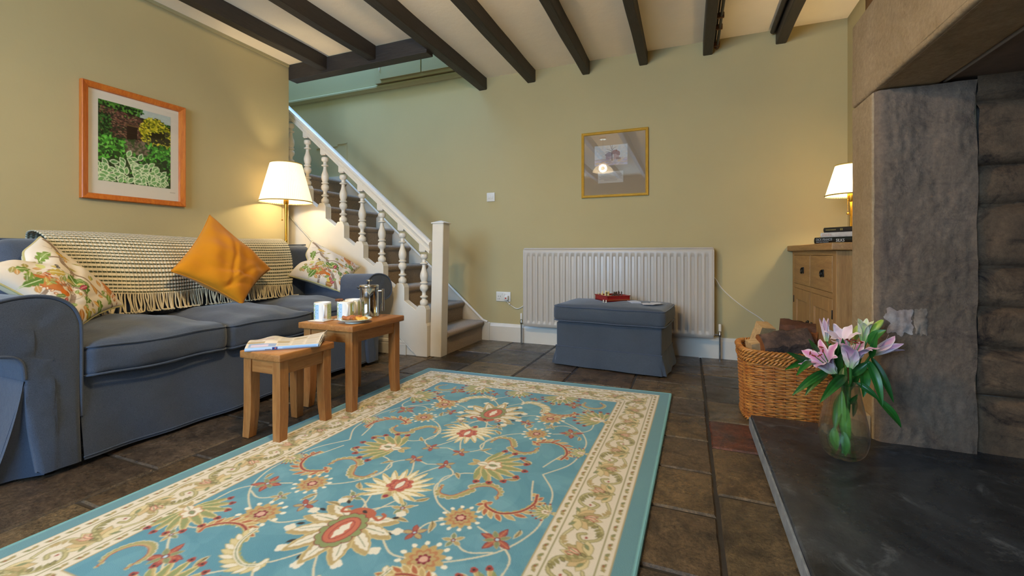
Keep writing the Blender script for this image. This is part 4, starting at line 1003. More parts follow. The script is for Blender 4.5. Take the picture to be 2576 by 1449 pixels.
for (a,b2,hy) in ((2.987,3.391,3.140),(2.563,2.965,2.715)):
    d=MB().box(fx-.001,fx+.016,a+.002,b2-.002,.559,.740,.002).build('drawer',CX,cab)
    m=MB(); m.box(fx-.006,fx-.001,hy-.017,hy+.017,.630,.668,.0015); m.sphere((fx-.009,hy,.660),.006,8)
    m.tube([(fx-.012,hy+.0125*math.cos(k*PI/8),.645+.0155*math.sin(k*PI/8)) for k in range(16)],.0032,8,closed=True); m.build('ring_pull',IRON,d)
for (a,b2,hg) in ((2.987,3.391,3.391),(2.563,2.965,2.563)):
    d=MB(); f=.065
    d.box(fx-.001,fx+.016,a+.002,a+f,.092,.528,.002); d.box(fx-.001,fx+.016,b2-f,b2-.002,.092,.528,.002); d.box(fx-.001,fx+.016,a+f,b2-f,.46,.528,.001); d.box(fx-.001,fx+.016,a+f,b2-f,.092,.16,.001)
    d=d.build('door',CZ,cab,smooth=False); MB().box(fx+.008,fx+.014,a+f,b2-f,.16,.46).build('door_panel',CZ,d,smooth=False)
    s=1 if hg>3 else -1
    m=MB(); m.box(fx-.004,fx+.002,hg-.004+.004*s,hg+.004+.004*s,.430,.475,.001); m.box(fx-.004,fx+.002,hg-.004+.004*s,hg+.004+.004*s,.14,.185,.001); m.build('hinge',IRON,d)
    m=MB(); hy=a+.03 if hg>3 else b2-.03
    m.box(fx-.006,fx-.001,hy-.015,hy+.015,.33,.36,.0015); m.tube([(fx-.011,hy+.012*math.cos(k*PI/6),.338+.014*math.sin(k*PI/6)) for k in range(12)],.003,6,closed=True); m.build('ring_pull',IRON,d)
# books
def book(label,x,y,rz,L,W,T,z,cover,edge=.004):
    t=thing('book',label,'book',(x,y,z),rz)
    m=MB(); m.box(-L/2,L/2,-W/2,W/2,0,.0025,.001); m.box(-L/2,L/2,-W/2,W/2,T-.0025,T,.001)
    m.prism([(-W/2,0),(-W/2-.004,T*.25),(-W/2-.005,T*.5),(-W/2-.004,T*.75),(-W/2,T),(-W/2+.003,T),(-W/2+.003,0)],0,-L/2,L/2)
    m.build('cover',cover,t,local=True,angle=50)
    MB().box(-L/2+edge,L/2-edge,-W/2+.004,W/2-edge,.0026,T-.0026).build('pages',M('book_pages','#d8b8a4',.9),t,local=True,smooth=False)
    return t
BK=M('black_glossy_jacket','#15130f',.3,coat=.3); WJ=M('white_paper_jacket','#cfc9c0',.5,col2='#b8b2aa',vs=30); CH=M('charcoal_cloth','#24211d',.55)
ba=math.atan2(-.22,.155); S0=Vector((.652,2.885))
def put_book(label,off,rz,L,W,T,z,c):
    d=Vector((math.cos(rz),math.sin(rz))); n=Vector((-d.y,d.x)); p=S0+d*(off+L/2)+n*(W/2)
    if n.x<0: pass
    return book(label,p.x,p.y,rz,L,W,T,z,c)
b1=put_book('black hardback at the bottom of the book pile, white title on its spine',0,ba,.236,.158,.036,.8032,BK)
b2_=put_book('white paperback in the middle of the book pile on the cabinet',.037,ba+.03,.198,.13,.025,.8395,WJ)
b3=put_book('small dark hardback on top of the book pile on the cabinet',.055,ba+.02,.180,.115,.026,.8648,CH)
LET=M('white_lettering','#d8d5cd',.5); LG=M('grey_lettering','#a9adb0',.5); GL=M('gold_lettering','#8f8350',.5)
def spine_text(bk,txt,size,x,z,mt,xs=1.0,shear=0,L=.236,W=.158):
    # local frame: text x along spine, y up, facing the room
    R=Matrix(((1,0,0,0),(0,0,-1,0),(0,1,0,0),(0,0,0,1)))
    mt4=Matrix.Translation((-L/2+x,-W/2-.0056,z))@R@Matrix(((xs,shear,0,0),(0,1,0,0),(0,0,1,0),(0,0,0,1)))
    cu=bpy.data.curves.new('t','FONT'); cu.body=txt; cu.size=size; cu.extrude=.0002
    t=bpy.data.objects.new('t',cu); COL.objects.link(t); me=bpy.data.meshes.new_from_object(t.evaluated_get(bpy.context.evaluated_depsgraph_get())); bpy.data.objects.remove(t)
    me.transform(mt4); me.materials.clear(); me.materials.append(mt); o=bpy.data.objects.new('spine_lettering',me); COL.objects.link(o); o.parent=bk
    w=max(v.co.x for v in me.vertices)-min(v.co.x for v in me.vertices); return w
spine_text(b1,'DICK FRANCIS',.0185,.012,.0175,LG,.78,.12); spine_text(b1,'AND FELIX FRANCIS',.0088,.013,.0075,LG,.92); spine_text(b1,'SILKS',.022,.128,.0105,LET,.92,.1)
spine_text(b3,'The Hunter',.012,.022,.008,GL,.8,.1,.180,.115) if 0 else None
m=MB(); 
for k in range(9): m.box(-.075+.0065*k,-.071+.0065*k,-.115/2-.0062,-.115/2-.0050,.010,.0155)
for k in range(2): m.box(.005+.008*k,.010+.008*k,-.115/2-.0062,-.115/2-.0050,.008,.018)
m.build('spine_lettering',GL,b3,local=True,smooth=False)
m=MB()
for k in range(5): m.box(-.085+.011*k,-.081+.011*k,-.13/2-.0062,-.13/2-.0050,.006,.018)
m.build('spine_lettering',M('faint_red_print','#b79a94',.6),b2_,local=True,smooth=False)
# ------------------------------------------------------------------ lamps
BRASS=M('brass','#b58a33',.25,metal=.9)
def shade_mat(name,e,yl=.50):
    m,nt,b=base_mat(name); tl=nd(nt,'ShaderNodeBsdfTranslucent'); tl.inputs[0].default_value=(1,.86,.62,1)
    b.inputs['Base Color'].default_value=(.9,.82,.66,1); b.inputs['Roughness'].default_value=.9
    mx=nd(nt,'ShaderNodeMixShader'); mx.inputs[0].default_value=.16; nt.links.new(b.outputs[0],mx.inputs[1]); nt.links.new(tl.outputs[0],mx.inputs[2])
    em=nd(nt,'ShaderNodeEmission'); em.inputs[0].default_value=(1,.80,yl,1); em.inputs[1].default_value=e
    ad=nd(nt,'ShaderNodeAddShader'); nt.links.new(mx.outputs[0],ad.inputs[0]); nt.links.new(em.outputs[0],ad.inputs[1]); nt.links.new(ad.outputs[0],nt.nodes['Material Output'].inputs[0]); return m
SHADE=shade_mat('pleated_shade',.42); SHADE2=shade_mat('table_lamp_shade',2.6,.40); TRIMS=M('shade_trim','#b89a4e',.7)
BULB,nt,b=base_mat('lit_bulb'); b.inputs['Emission Color'].default_value=(1,.8,.5,1); b.inputs['Emission Strength'].default_value=12
def plight(name,loc,e,r,col,parent=None):
    l=bpy.data.lights.new(name,'POINT'); l.energy=e; l.shadow_soft_size=r; l.color=col; o=bpy.data.objects.new(name,l); COL.objects.link(o); o.location=loc; return o
WARM=(1,.74,.40)
def lamp(root,c,zb,zt,rb,rt,pole_top,e):
    n=480
    m=MB(); pr=[]
    for j in range(14):
        t=j/13; pr.append((rb+(rt-rb)*t,zb+(zt-zb)*t))
    m.lathe(pr,(c[0],c[1],0),n,flute=.014,nf=80); m.build('lamp_shade',SHADE if rb>.15 else SHADE2,root,fixn=False)
    for r,z in ((rb,zb+.004),(rt,zt-.004)):
        m=MB(); m.tube([(c[0]+(r+.001)*math.cos(2*PI*k/64),c[1]+(r+.001)*math.sin(2*PI*k/64),z) for k in range(64)],.0042,6,closed=True); m.build('shade_trim',TRIMS,root)
    m=MB(); m.lathe([(.004,pole_top-.002),(.016,pole_top),(.018,pole_top+.006),(.018,pole_top+.045),(.012,pole_top+.05),(0,pole_top+.05)],(c[0],c[1],0),20)
    for k in range(3):
        a=k*2.09; m.tube([(c[0],c[1],zt-.02),(c[0]+rt*math.cos(a),c[1]+rt*math.sin(a),zt-.006)],.0014,5)
    m.tube([(c[0],c[1],pole_top+.04),(c[0],c[1],zt-.02)],.0014,5)
    m.build('lamp_holder',BRASS,root)
    zc=pole_top+.095
    MB().sphere((c[0],c[1],zc),.026,14,sc=(1,1,1.2)).build('bulb',BULB,root)
    plight(root.name+'_light',(c[0],c[1],zc),e,.028,(1,.80,.48))
lc=(-2.835,2.432)
t=thing('floor_lamp','brass floor lamp with cream pleated shade behind the far end of the sofa','lamp',(lc[0],lc[1],0))
m=MB(); m.lathe([(0,.0),(.115,.0),(.12,.006),(.118,.012),(.03,.022),(.012,.03),(.0,.03)],(lc[0],lc[1],0),40); m.build('lamp_base',BRASS,t)
m=MB(); m.lathe([(.0085,.02),(.0085,.84),(.0105,.842),(.0105,.856),(.0095,.858),(.0095,1.00),(.0135,1.11),(.014,1.125),(.005,1.126)],(lc[0],lc[1],0),20); m.build('pole',BRASS,t)
lamp(t,lc,1.140,1.437,.182,.107,1.126,62)
m=MB(); 
m.tube([(lc[0]-.006,lc[1]-.03,1.15),(lc[0]-.006,lc[1]-.03,1.012)],.0013,5); m.sphere((lc[0]-.006,lc[1]-.03,1.005),.006,8); m.build('pull_chain',BRASS,t)
lc2=(.80,2.822)
t=thing('table_lamp','small brass table lamp with pleated shade on the cabinet, half hidden by stone','lamp',(lc2[0],lc2[1],.803))
t.location=(.842,2.97,.8035); lc2=(.842,2.97)
m=MB(); m.lathe([(0,.8032),(.052,.8032),(.055,.810),(.03,.818),(.008,.826),(.0065,.83),(.0065,1.045),(.004,1.05)],(lc2[0],lc2[1],0),32); m.build('pole',BRASS,t)
lamp(t,lc2,1.074,1.250,.118,.070,1.045,60)
m=MB(); 
q=(lc2[0]-.018,lc2[1]-.012)
for k in range(14): m.sphere((q[0],q[1],1.07-.0065*k),.0022,6)
m.sphere((q[0],q[1],.974),.007,8); m.build('pull_chain',BRASS,t)
# pendant with glass shade above the near part of the room (only the first one is seen in the picture glass)
GLS,nt,b=base_mat('ribbed_glass_shade'); b.inputs['Base Color'].default_value=(1,.92,.8,1); b.inputs['Roughness'].default_value=.1; b.inputs['Alpha'].default_value=.5; b.inputs['Emission Color'].default_value=(1,.8,.5,1); b.inputs['Emission Strength'].default_value=3
def pendant(label,x,y,e):
    t=thing('pendant_lamp',label,'lamp',(x,y,1.84),0)
    m=MB(); m.lathe([(.135,1.84),(.128,1.862),(.105,1.895),(.07,1.915),(.05,1.925),(.045,1.95)],(x,y,0),48); m.build('glass_shade',GLS,t)
    m=MB(); m.tube([(x,y,1.95),(x,y,ZC)],.003,6); m.lathe([(.03,1.945),(.03,1.96),(.012,1.97),(.012,1.99)],(x,y,0),16); m.lathe([(.045,ZC-.02),(.045,ZC-.001)],(x,y,0),16,cap=True); m.build('cord_and_rose',BRASS,t)
    MB().sphere((x,y,1.885),.028,12).build('bulb',BULB,t)
    plight('pendant_light',(x,y,1.885),e,.05,WARM)
pendant('glass shaded pendant lamp hanging over the rug, above the picture',-1.055,1.07,60)
pendant('glass shaded pendant lamp hanging by the window wall at the near end of the room',-2.25,-.75,46)  # second pendant is added out of view as warm fill for the room
# ------------------------------------------------------------------ wicker log basket
WIC=M('wicker','#a05a22',.5,var=.35,vs=18,col2='#c4853f',bp=.3,bs=200,bd=.001)
WICD=M('wicker_stake','#8a4c1c',.55,var=.3,vs=18)
bc=(.402,2.342)
t=thing('log_basket','orange brown wicker basket full of split logs beside the hearth','basket',(bc[0],bc[1],0))
def per(a,z):
    hx=.164+.014*(z/.31); hy=.162+.012*(z/.31); e=2/3.6; c_,s_=math.cos(a),math.sin(a)
    return (bc[0]+hx*math.copysign(abs(c_)**e,c_),bc[1]+hy*math.copysign(abs(s_)**e,s_))
# equal arc stations
def stations(z,N):
    Q=[per(2*PI*k/720,z) for k in range(721)]; S_=[0]
    for a,b in zip(Q[:-1],Q[1:]): S_.append(S_[-1]+math.hypot(b[0]-a[0],b[1]-a[1]))
    out=[];j=0
    for k in range(N):
        s_=S_[-1]*k/N
        while S_[j+1]<s_: j+=1
        f=(s_-S_[j])/(S_[j+1]-S_[j]+1e-9); out.append((Q[j][0]+(Q[j+1][0]-Q[j][0])*f,Q[j][1]+(Q[j+1][1]-Q[j][1])*f))
    return out
NS=30; m=MB(); random.seed(4)
rows=34
for r in range(rows):
    z=.012+r*.0076; N=NS*6; Q=stations(z,N); pts=[]
    zj=random.uniform(-.0012,.0012)
    for k in range(N):
        p=Q[k]; a=Q[k-1]; b=Q[(k+1)%N]; tx,ty=b[0]-a[0],b[1]-a[1]; L=math.hypot(tx,ty); nx_,ny_=ty/L,-tx/L
        w=.0036*math.cos(PI*k/6+(r%2)*PI); pts.append((p[0]+nx_*w,p[1]+ny_*w,z+zj+.0010*math.sin(k*.37+r)))
    m.tube(pts,.0042,6,closed=True)
m.build('weave',WIC,t,fixn=False)
m=MB(); Q0=stations(.0,NS); Q1=stations(.285,NS)
for k in range(NS): m.tube([(Q0[k][0],Q0[k][1],.004),(Q1[k][0],Q1[k][1],.288)],.0042,6)
m.build('stakes',WICD,t)
def braid(z0_,rad,amp,NW,n3,mat,name):
    m=MB()
    for s_ in range(n3):
        N=NW*8; Q=stations(z0_,N); pts=[]
        for k in range(N):
            p=Q[k]; a=Q[k-1]; b=Q[(k+1)%N]; tx,ty=b[0]-a[0],b[1]-a[1]; L=math.hypot(tx,ty); nx_,ny_=ty/L,-tx/L
            ph=2*PI*k/8+s_*2*PI/n3; w=amp*math.cos(ph); pts.append((p[0]+nx_*w,p[1]+ny_*w,z0_+amp*.95*math.sin(ph)))
        m.tube(pts,rad,6,closed=True)
    return m.build(name,mat,t,fixn=False)
braid(.277,.0042,.009,26,3,WIC,'braid'); braid(.293,.0042,.008,22,3,WIC,'braid'); braid(.313,.0048,.0105,18,4,WIC,'rim'); braid(.008,.004,.007,22,3,WIC,'foot_braid')
m=MB(); m.prism([per(2*PI*k/48,0) for k in range(48)],2,.004,.010); m.build('basket_floor',WICD,t,smooth=False)
# inner lining so the basket is not see-through
# logs
WOODP=M('split_pale_wood','#c9a777',.8,col2='#b08a58',vs=5,var=.2,bp=.5,bs=40,bd=.004,stretch=(1,8,8)); BARK=M('log_bark','#3a2c25',.9,var=.5,vs=12,bp=1.,bs=30,bd=.012,col2='#6a5040'); WOODO=M('orange_wood','#7a4420',.7,var=.4,vs=8,bp=.6,bs=35,bd=.006,col2='#a0622c')
def log(label,p0,p1,poly,mats,seed,roll=0,amp=.004):
    """poly: list of (angle deg, radius, material index) around the axis"""
    p0,p1=Vector(p0),Vector(p1); ax=(p1-p0).normalized(); up=Vector((0,0,1)); u=ax.cross(up).normalized(); v=u.cross(ax)
    N=9; n=len(poly)*3; m=MB(); rings=[]
    pts=[]
    for k in range(len(poly)):
        a0,r0,_=poly[k]; a1,r1,_=poly[(k+1)%len(poly)]
        A_=Vector((r0*math.cos(math.radians(a0+roll)),r0*math.sin(math.radians(a0+roll)))); B_=Vector((r1*math.cos(math.radians(a1+roll)),r1*math.sin(math.radians(a1+roll))))
        for j in range(3): pts.append((A_.lerp(B_,j/3),poly[k][2]))
    for i in range(N):
        t_=i/(N-1); c_=p0.lerp(p1,t_)
        for j,(q,_) in enumerate(pts):
            d=1+.12*mnoise.noise(Vector((t_*3,j*.4,seed)))
            rings.append(c_+u*q.x*d+v*q.y*d+Vector((0,0,amp*mnoise.noise(Vector((t_*7,j,seed*2))))))
    n=len(pts); vs=[tuple(r) for r in rings]
    for i in range(N-1):
        for j in range(n): m.add([],[]); m.f.append((i*n+j,i*n+(j+1)%n,(i+1)*n+(j+1)%n,(i+1)*n+j)); m.m.append(pts[j][1])
    m.v=vs; m.f.append(tuple(range(n))[::-1]); m.m.append(0); m.f.append(tuple((N-1)*n+j for j in range(n))); m.m.append(0)
    o=m.build('log',mats,angle=30); tag(o,label,'log','split logs in the wicker basket'); return o
W=lambda px,py,d:(-.375*d+.927*(px-1288)/1098*d,.927*d+.375*(px-1288)/1098*d,.75-(py-638)/1098*d)
log('pale freshly split log standing up at the left of the basket',(.285,2.43,.20),(.345,2.385,.408),[(30,.048,0),(105,.064,0),(200,.044,0),(300,.058,0)],[WOODP,BARK],1,48)
log('small grey ended pale log at the left rim of the basket',(.300,2.34,.18),(.280,2.285,.345),[(25,.034,0),(120,.040,0),(215,.030,0),(310,.038,0)],[WOODP,BARK],2,60)
log('big dark bark covered log lying across the front of the basket',(.305,2.275,.318),(.500,2.315,.352),[(10,.060,1),(50,.062,1),(80,.066,1),(110,.066,1),(140,.058,1),(170,.055,1),(210,.050,1),(250,.05,1),(310,.055,1)],[WOODO,BARK],3,amp=.012)
log('orange brown curved log at the back right of the basket',(.40,2.425,.348),(.540,2.40,.336),[(0,.06,0),(30,.078,1),(55,.088,1),(80,.092,1),(105,.090,1),(130,.082,1),(165,.06,1),(250,.05,0)],[WOODO,M('red_brown_bark','#54301a',.8,var=.4,vs=10,bp=.8,bs=30,bd=.008)],4,amp=.010)
log('log with orange end grain leaning at the right of the basket',(.515,2.40,.22),(.505,2.33,.385),[(45,.046,0),(135,.046,0),(225,.046,0),(315,.046,0)],[WOODO,BARK],5,10)
log('pale log lying low inside the middle of the basket',(.29,2.37,.18),(.50,2.38,.21),[(45,.05,0),(135,.05,0),(225,.05,0),(315,.05,0)],[WOODP,BARK],6,10)
# ------------------------------------------------------------------ fireplace
def stone(name,c1,c2,dark,bs=18,soot=.5):
    m,nt,b=base_mat(name)
    o=mixc(nt,ramp(nt,noise(nt,3.2,8,.7,dist=.4),.35,.68),lin(c1),lin(c2))
    o=mixc(nt,ramp(nt,noise(nt,5.5,9,.75,dist=1),.52,.66,(0,)*3,(soot,)*3),o,lin(dark))
    o=mixc(nt,ramp(nt,noise(nt,60,6,.8),.35,.65,(.35,)*3,(.0,)*3),o,lin(dark))
    nt.links.new(o,b.inputs['Base Color']); b.inputs['Roughness'].default_value=.88; b.inputs['Specular IOR Level'].default_value=.2
    if name=='fire_worn_stone': o=mixc(nt,ramp(nt,noise(nt,9,4,.6,stretch=(5,5,.35),dist=.5),.45,.7,(0,)*3,(.18,)*3),o,lin(dark))
    nt.links.new(o,b.inputs['Base Color'])
    n=bump(nt,b,noise(nt,bs,9,.7),.7,.014); bump(nt,b,noise(nt,150,4,.7),.35,.003,n); return m
ST1=stone('dressed_sandstone','#b9a180','#a58c69','#6a543e',soot=.25); ST2=stone('fire_worn_stone','#8f7a67','#72614f','#453a38',30,.55); ST3=stone('rubble_stone','#866c52','#5c4a3a','#211c1d',22,.85); MOR=stone('lime_mortar','#6f6357','#55493f','#2a2422',40)
fp=thing('stone_fireplace','large sandstone fireplace with deep lintel and sooty rubble lining','fireplace',(.8,1.2,0))
def slab(name,x0,x1,y0,y1,z0,z1,mats,bevel,amp,n=(8,8,14),seed=0,worn=None):
    c=((x0+x1)/2,(y0+y1)/2,(z0+z1)/2); h=((x1-x0)/2,(y1-y0)/2,(z1-z0)/2)
    def fn(P,nn):
        q=P*3.5; a=mnoise.noise(q+Vector((seed,0,0)))*amp+mnoise.noise(P*14+Vector((0,seed,0)))*amp*.5
        return (P.x+a*(1 if abs(nn[0])>.9 else .3),P.y+a*(1 if abs(nn[1])>.9 else .3),P.z)
    m=MB(); m.soft(c,h,bevel,seg=3,n=26,fn=fn); return m.build(name,mats,fp,angle=35)
JY0,JY1=2.010,2.232
slab('jamb',.635,.93,JY0,JY1,0,1.352,ST1,.008,.004,seed=1)
# worn inner face of the jamb
def jf(u,v):
    x=.639+u*.294+.004*mnoise.noise(Vector((u*3,v*9,3))); z=.055+v*1.295
    y=JY0-.018+.010*mnoise.noise(Vector((u*3,v*5,1)))+.004*mnoise.noise(Vector((u*16,v*34,2)))
    y+=.016*max(0,1-u/.06)**2
    if u>.965: y+=.05*(u-.965)/.035
    x+= .010*mnoise.noise(Vector((0,v*8,7)))*(u>.95)
    return (x,y,z)
m=MB(); m.grid(jf,50,160); m.build('jamb_face',ST2,fp)
def patch(name,cx_,cz_,rx_,rz_,mt,sd):
    n=64; vs=[]; 
    for q in range(9):
        for k in range(n):
            a=2*PI*k/n; c_,s_=math.cos(a),math.sin(a); sq=1/max(abs(c_),abs(s_))**.5; rr=(q/8)*sq*(1+.45*mnoise.noise(Vector((c_*2.2,s_*2.2,sd)))+.10*mnoise.noise(Vector((c_*9,s_*9,sd))))
            x,z=cx_+rx_*rr*c_,cz_+rz_*rr*s_; u,v=(x-.639)/.294,(z-.055)/1.295; p=jf(u,v); vs.append((x,p[1]-.0012-.0012*(1-(q/8)**6),z))
    pm=MB(); pm.add(vs,[(j*n+k,j*n+(k+1)%n,(j+1)*n+(k+1)%n,(j+1)*n+k) for j in range(8) for k in range(n)]); pm.build(name,mt,fp)
patch('limewash_patch',.712,.502,.040,.046,M('limewash','#b3a69c',.9,var=.3,vs=14,col2='#8c7468',bp=.5),1.3)
patch('limewash_patch',.772,.505,.020,.045,M('old_plaster','#9c8a78',.9,var=.3,vs=18,col2='#7a6858',bp=.6),4.3)
slab('jamb',.635,.93,-.02,.20,0,1.352,ST1,.008,.004,seed=5)
slab('lintel',.635,.834,-.25,2.234,1.356,1.70,ST1,.012,.003,seed=3)
m=MB(); m.prism([(.6335,1.372),(.6335,1.395),(.637,1.398),(.66,1.3555),(.652,1.3555)],1,.1,2.0); m.build('lintel_margin',ST1,fp,smooth=False)
slab('upper_breast',.655,.93,-.25,2.150,1.702,ZC-.002,stone('rough_brown_stone','#8a6437','#6e4e2c','#4a3524'),.012,.012,seed=7)
# rubble lining
def rubble(seed,W_,H_):
    rs=np.random.default_rng(seed); rows=[]; z=0
    while z<H_: 
        h=rs.uniform(.13,.25); j=[-rs.uniform(0,.2)]
        while j[-1]<W_+.1: j.append(j[-1]+rs.uniform(.2,.42))
        rows.append((z,z+h,j,[rs.uniform(-.012,.012) for _ in j])); z+=h
    def f(x,z):
        x+=.018*mnoise.noise(Vector((x*6,z*6,seed))); z+=.014*mnoise.noise(Vector((x*7,z*5,seed+9)))
        for (a,b,j,o) in rows:
            if a<=z<b:
                for i in range(len(j)-1):
                    if j[i]<=x<j[i+1]:
                        d=min(z-a,b-z,x-j[i],j[i+1]-x); return .030*min(1,max(0,(d-.004))/.030)**.55+o[i]+.006*mnoise.noise(Vector((x*16,z*16,2))),d
        return 0,0
    return f
def rub_wall(name,org,ux,nr,W_,H_,seed,nu,nv):
    f=rubble(seed,W_,H_); m=MB(); org,ux,nr=Vector(org),Vector(ux),Vector(nr)
    m.grid(lambda u,v:tuple(org+ux*(u*W_)+Vector((0,0,v*H_))+nr*f(u*W_,v*H_)[0]),nu,nv); m.build(name,ST3,fp,angle=70)
rub_wall('rubble_lining',(.925,JY0+.020,.02),(1,0,0),(0,-1,0),.56,1.36,31,150,280)
rub_wall('rubble_lining',(1.46,2.02,.02),(0,-1,0),(-1,0,0),1.85,1.36,32,260,180)
rub_wall('rubble_lining',(.925,.19,.02),(1,0,0),(0,1,0),.56,1.36,33,60,120)
m=MB(); m.box(.93,1.6,JY0+.03,JY1,0,2.28); m.box(1.47,1.62,-.25,2.2,0,2.28); m.box(.93,1.6,-.25,.18,0,2.28); m.build('core_masonry',MOR,fp,smooth=False)
m=MB(); m.box(.836,1.47,.19,JY0+.03,1.364,1.376); m.build('flue_board',M('sooty_board','#75655a',.85,var=.2,vs=4,bp=.2,bs=20),fp,smooth=False)
m=MB(); m.prism([(.838,1.3635),(.838,1.358),(.846,1.358),(.848,1.3635)],1,.2,JY0); m.build('board_edge',M('pale_filler','#a79f98',.9),fp,smooth=False)
m=MB(); m.lathe([(0,0),(.012,0),(.012,.002)],(1.045,1.72,1.3625),20); m.build('board_hole',DK,fp)
MB().box(.588,.634,2.02,2.225,.0,.143,.003).build('painted_plinth',M('cream_plinth','#c7b79d',.6),fp)
# hearth
HM,nt,b=base_mat('black_slate'); o=mixc(nt,ramp(nt,noise(nt,2.6,9,.7,dist=1.2),.35,.7),lin('#171a1f'),lin('#40464d'))
o=mixc(nt,ramp(nt,noise(nt,7,10,.8,dist=.7),.56,.70,(0,)*3,(.7,)*3),o,lin('#6d7278')); nt.links.new(o,b.inputs['Base Color'])
nt.links.new(ramp(nt,noise(nt,4,7,.7),.35,.7,(.14,)*3,(.55,)*3),b.inputs['Roughness']); bump(nt,b,noise(nt,25,8,.7),.35,.006)
he=thing('hearth_slab','dark slate hearth slab raised in front of the stone fireplace','hearth',(.8,1.0,0))
m=MB(); m.soft((.853,.94,.030),(.606,1.182,.030),.006,seg=2,n=24,fn=lambda P,n_:(P.x+.003*mnoise.noise(Vector((P.y*7,P.z*20,1)))*(n_[0]<-.9),P.y+.003*mnoise.noise(Vector((P.x*7,P.z*20,4)))*(n_[1]>.9),P.z)); m.build('slab',HM,he,angle=35)
m=MB(); m.box(.2405,.2465,-.2,2.118,.004,.050,.001); m.build('slab_edge',M('pale_slate_edge','#7d8287',.6,var=.3,vs=9,bp=.4,bs=30),he,smooth=False)  # edge strip in a paler grey than the slab top
# ------------------------------------------------------------------ vase of lilies
GLASS,nt,b=base_mat('clear_glass'); b.inputs['Base Color'].default_value=(1,1,1,1); b.inputs['Roughness'].default_value=0; b.inputs['Transmission Weight'].default_value=1; b.inputs['IOR'].default_value=1.45
tp=nd(nt,'ShaderNodeBsdfTransparent'); mx=nd(nt,'ShaderNodeMixShader'); mx.inputs[0].default_value=.7
nt.links.new(tp.outputs[0],mx.inputs[1]); nt.links.new(b.outputs[0],mx.inputs[2]); nt.links.new(mx.outputs[0],nt.nodes['Material Output'].inputs[0])
WAT,nt,b=base_mat('water'); tp=nd(nt,'ShaderNodeBsdfTransparent'); tp.inputs[0].default_value=(.88,.93,.93,1); gl=nd(nt,'ShaderNodeBsdfGlossy'); gl.inputs['Roughness'].default_value=.0; fr_=nd(nt,'ShaderNodeFresnel'); fr_.inputs[0].default_value=1.33; mx=nd(nt,'ShaderNodeMixShader')
nt.links.new(front_only(nt,fr_.outputs[0]),mx.inputs[0]); nt.links.new(tp.outputs[0],mx.inputs[1]); nt.links.new(gl.outputs[0],mx.inputs[2]); nt.links.new(mx.outputs[0],nt.nodes['Material Output'].inputs[0])
vc=(.488,1.795,.0605)
t=thing('glass_vase','clear pear shaped glass vase of lilies standing on the hearth slab','vase',vc)
VP=[(.0,.0),(.030,.0),(.044,.004),(.058,.018),(.067,.040),(.0715,.065),(.071,.090),(.066,.125),(.058,.165),(.050,.205),(.044,.240),(.043,.250)]
VP=[(p[0],p[1]) for p in smooth_path([(a,b_,0) for a,b_ in VP],4)]
inner=[(max(0,r-.0028),z+(.006 if z<.02 else 0)) for r,z in VP][::-1]
m=MB(); m.lathe(VP+[(.0415,.2515)]+inner,vc,56); m.build('vase_wall',GLASS,t)
wr=[(max(0,r-.0036),max(z,.007)) for r,z in VP if z<.118]
m=MB(); m.lathe(wr+[(wr[-1][0],.118),(0,.118)],vc,48); m.build('water',WAT,t)
GS=M('lily_stem_green','#3f7a2c',.45,var=.15,vs=20); GLF=M('lily_leaf','#ffffff',.38,attr=True,spec=.5)
PET=M('lily_petal','#ffffff',.5,attr=True,sheen=.2); b=PET.node_tree.nodes['Principled BSDF']; b.inputs['Subsurface Weight'].default_value=.0
STA=M('rust_anther','#7c2410',.7)
def V3(p): return Vector(p)
def leaf_mesh(parent,base,tip,width,sag,tw,col='#1f5a1c',c2='#3c8032'):
    base,tip=V3(base),V3(tip); ax=tip-base; L=ax.length; ax.normalize()
    tocam=(Vector((0,0,.75))-base).normalized(); side=ax.cross(tocam).normalized(); nr=side.cross(ax).normalized()
    R_=Matrix.Rotation(tw,3,ax); side=R_@side; nr=R_@nr
    width*=.88; nu,nv=9,22; P=np.zeros((nv,nu,3)); C_=np.zeros((nv,nu,3)); a,b2=np.array(lin(col)),np.array(lin(c2))
    for j in range(nv):
        s_=j/(nv-1); w=width*(math.sin(PI*min(1,s_**.8))**.8)*(1 if s_<.999 else 0)+.0015*(1-s_); c_=base+ax*(L*s_)+Vector((0,0,sag*4*s_*(1-s_)))+nr*(.10*L*math.sin(PI*s_))
        for i in range(nu):
            t_=2*i/(nu-1)-1; p=c_+side*(w*t_)+nr*(-abs(t_)**1.3*w*.35*-1); P[j,i]=p; k=.5+.5*math.cos(t_*9); C_[j,i]=a*(1-.35*k)+b2*(.35*k)
    np_mesh('leaf',P,C_,GLF,parent)
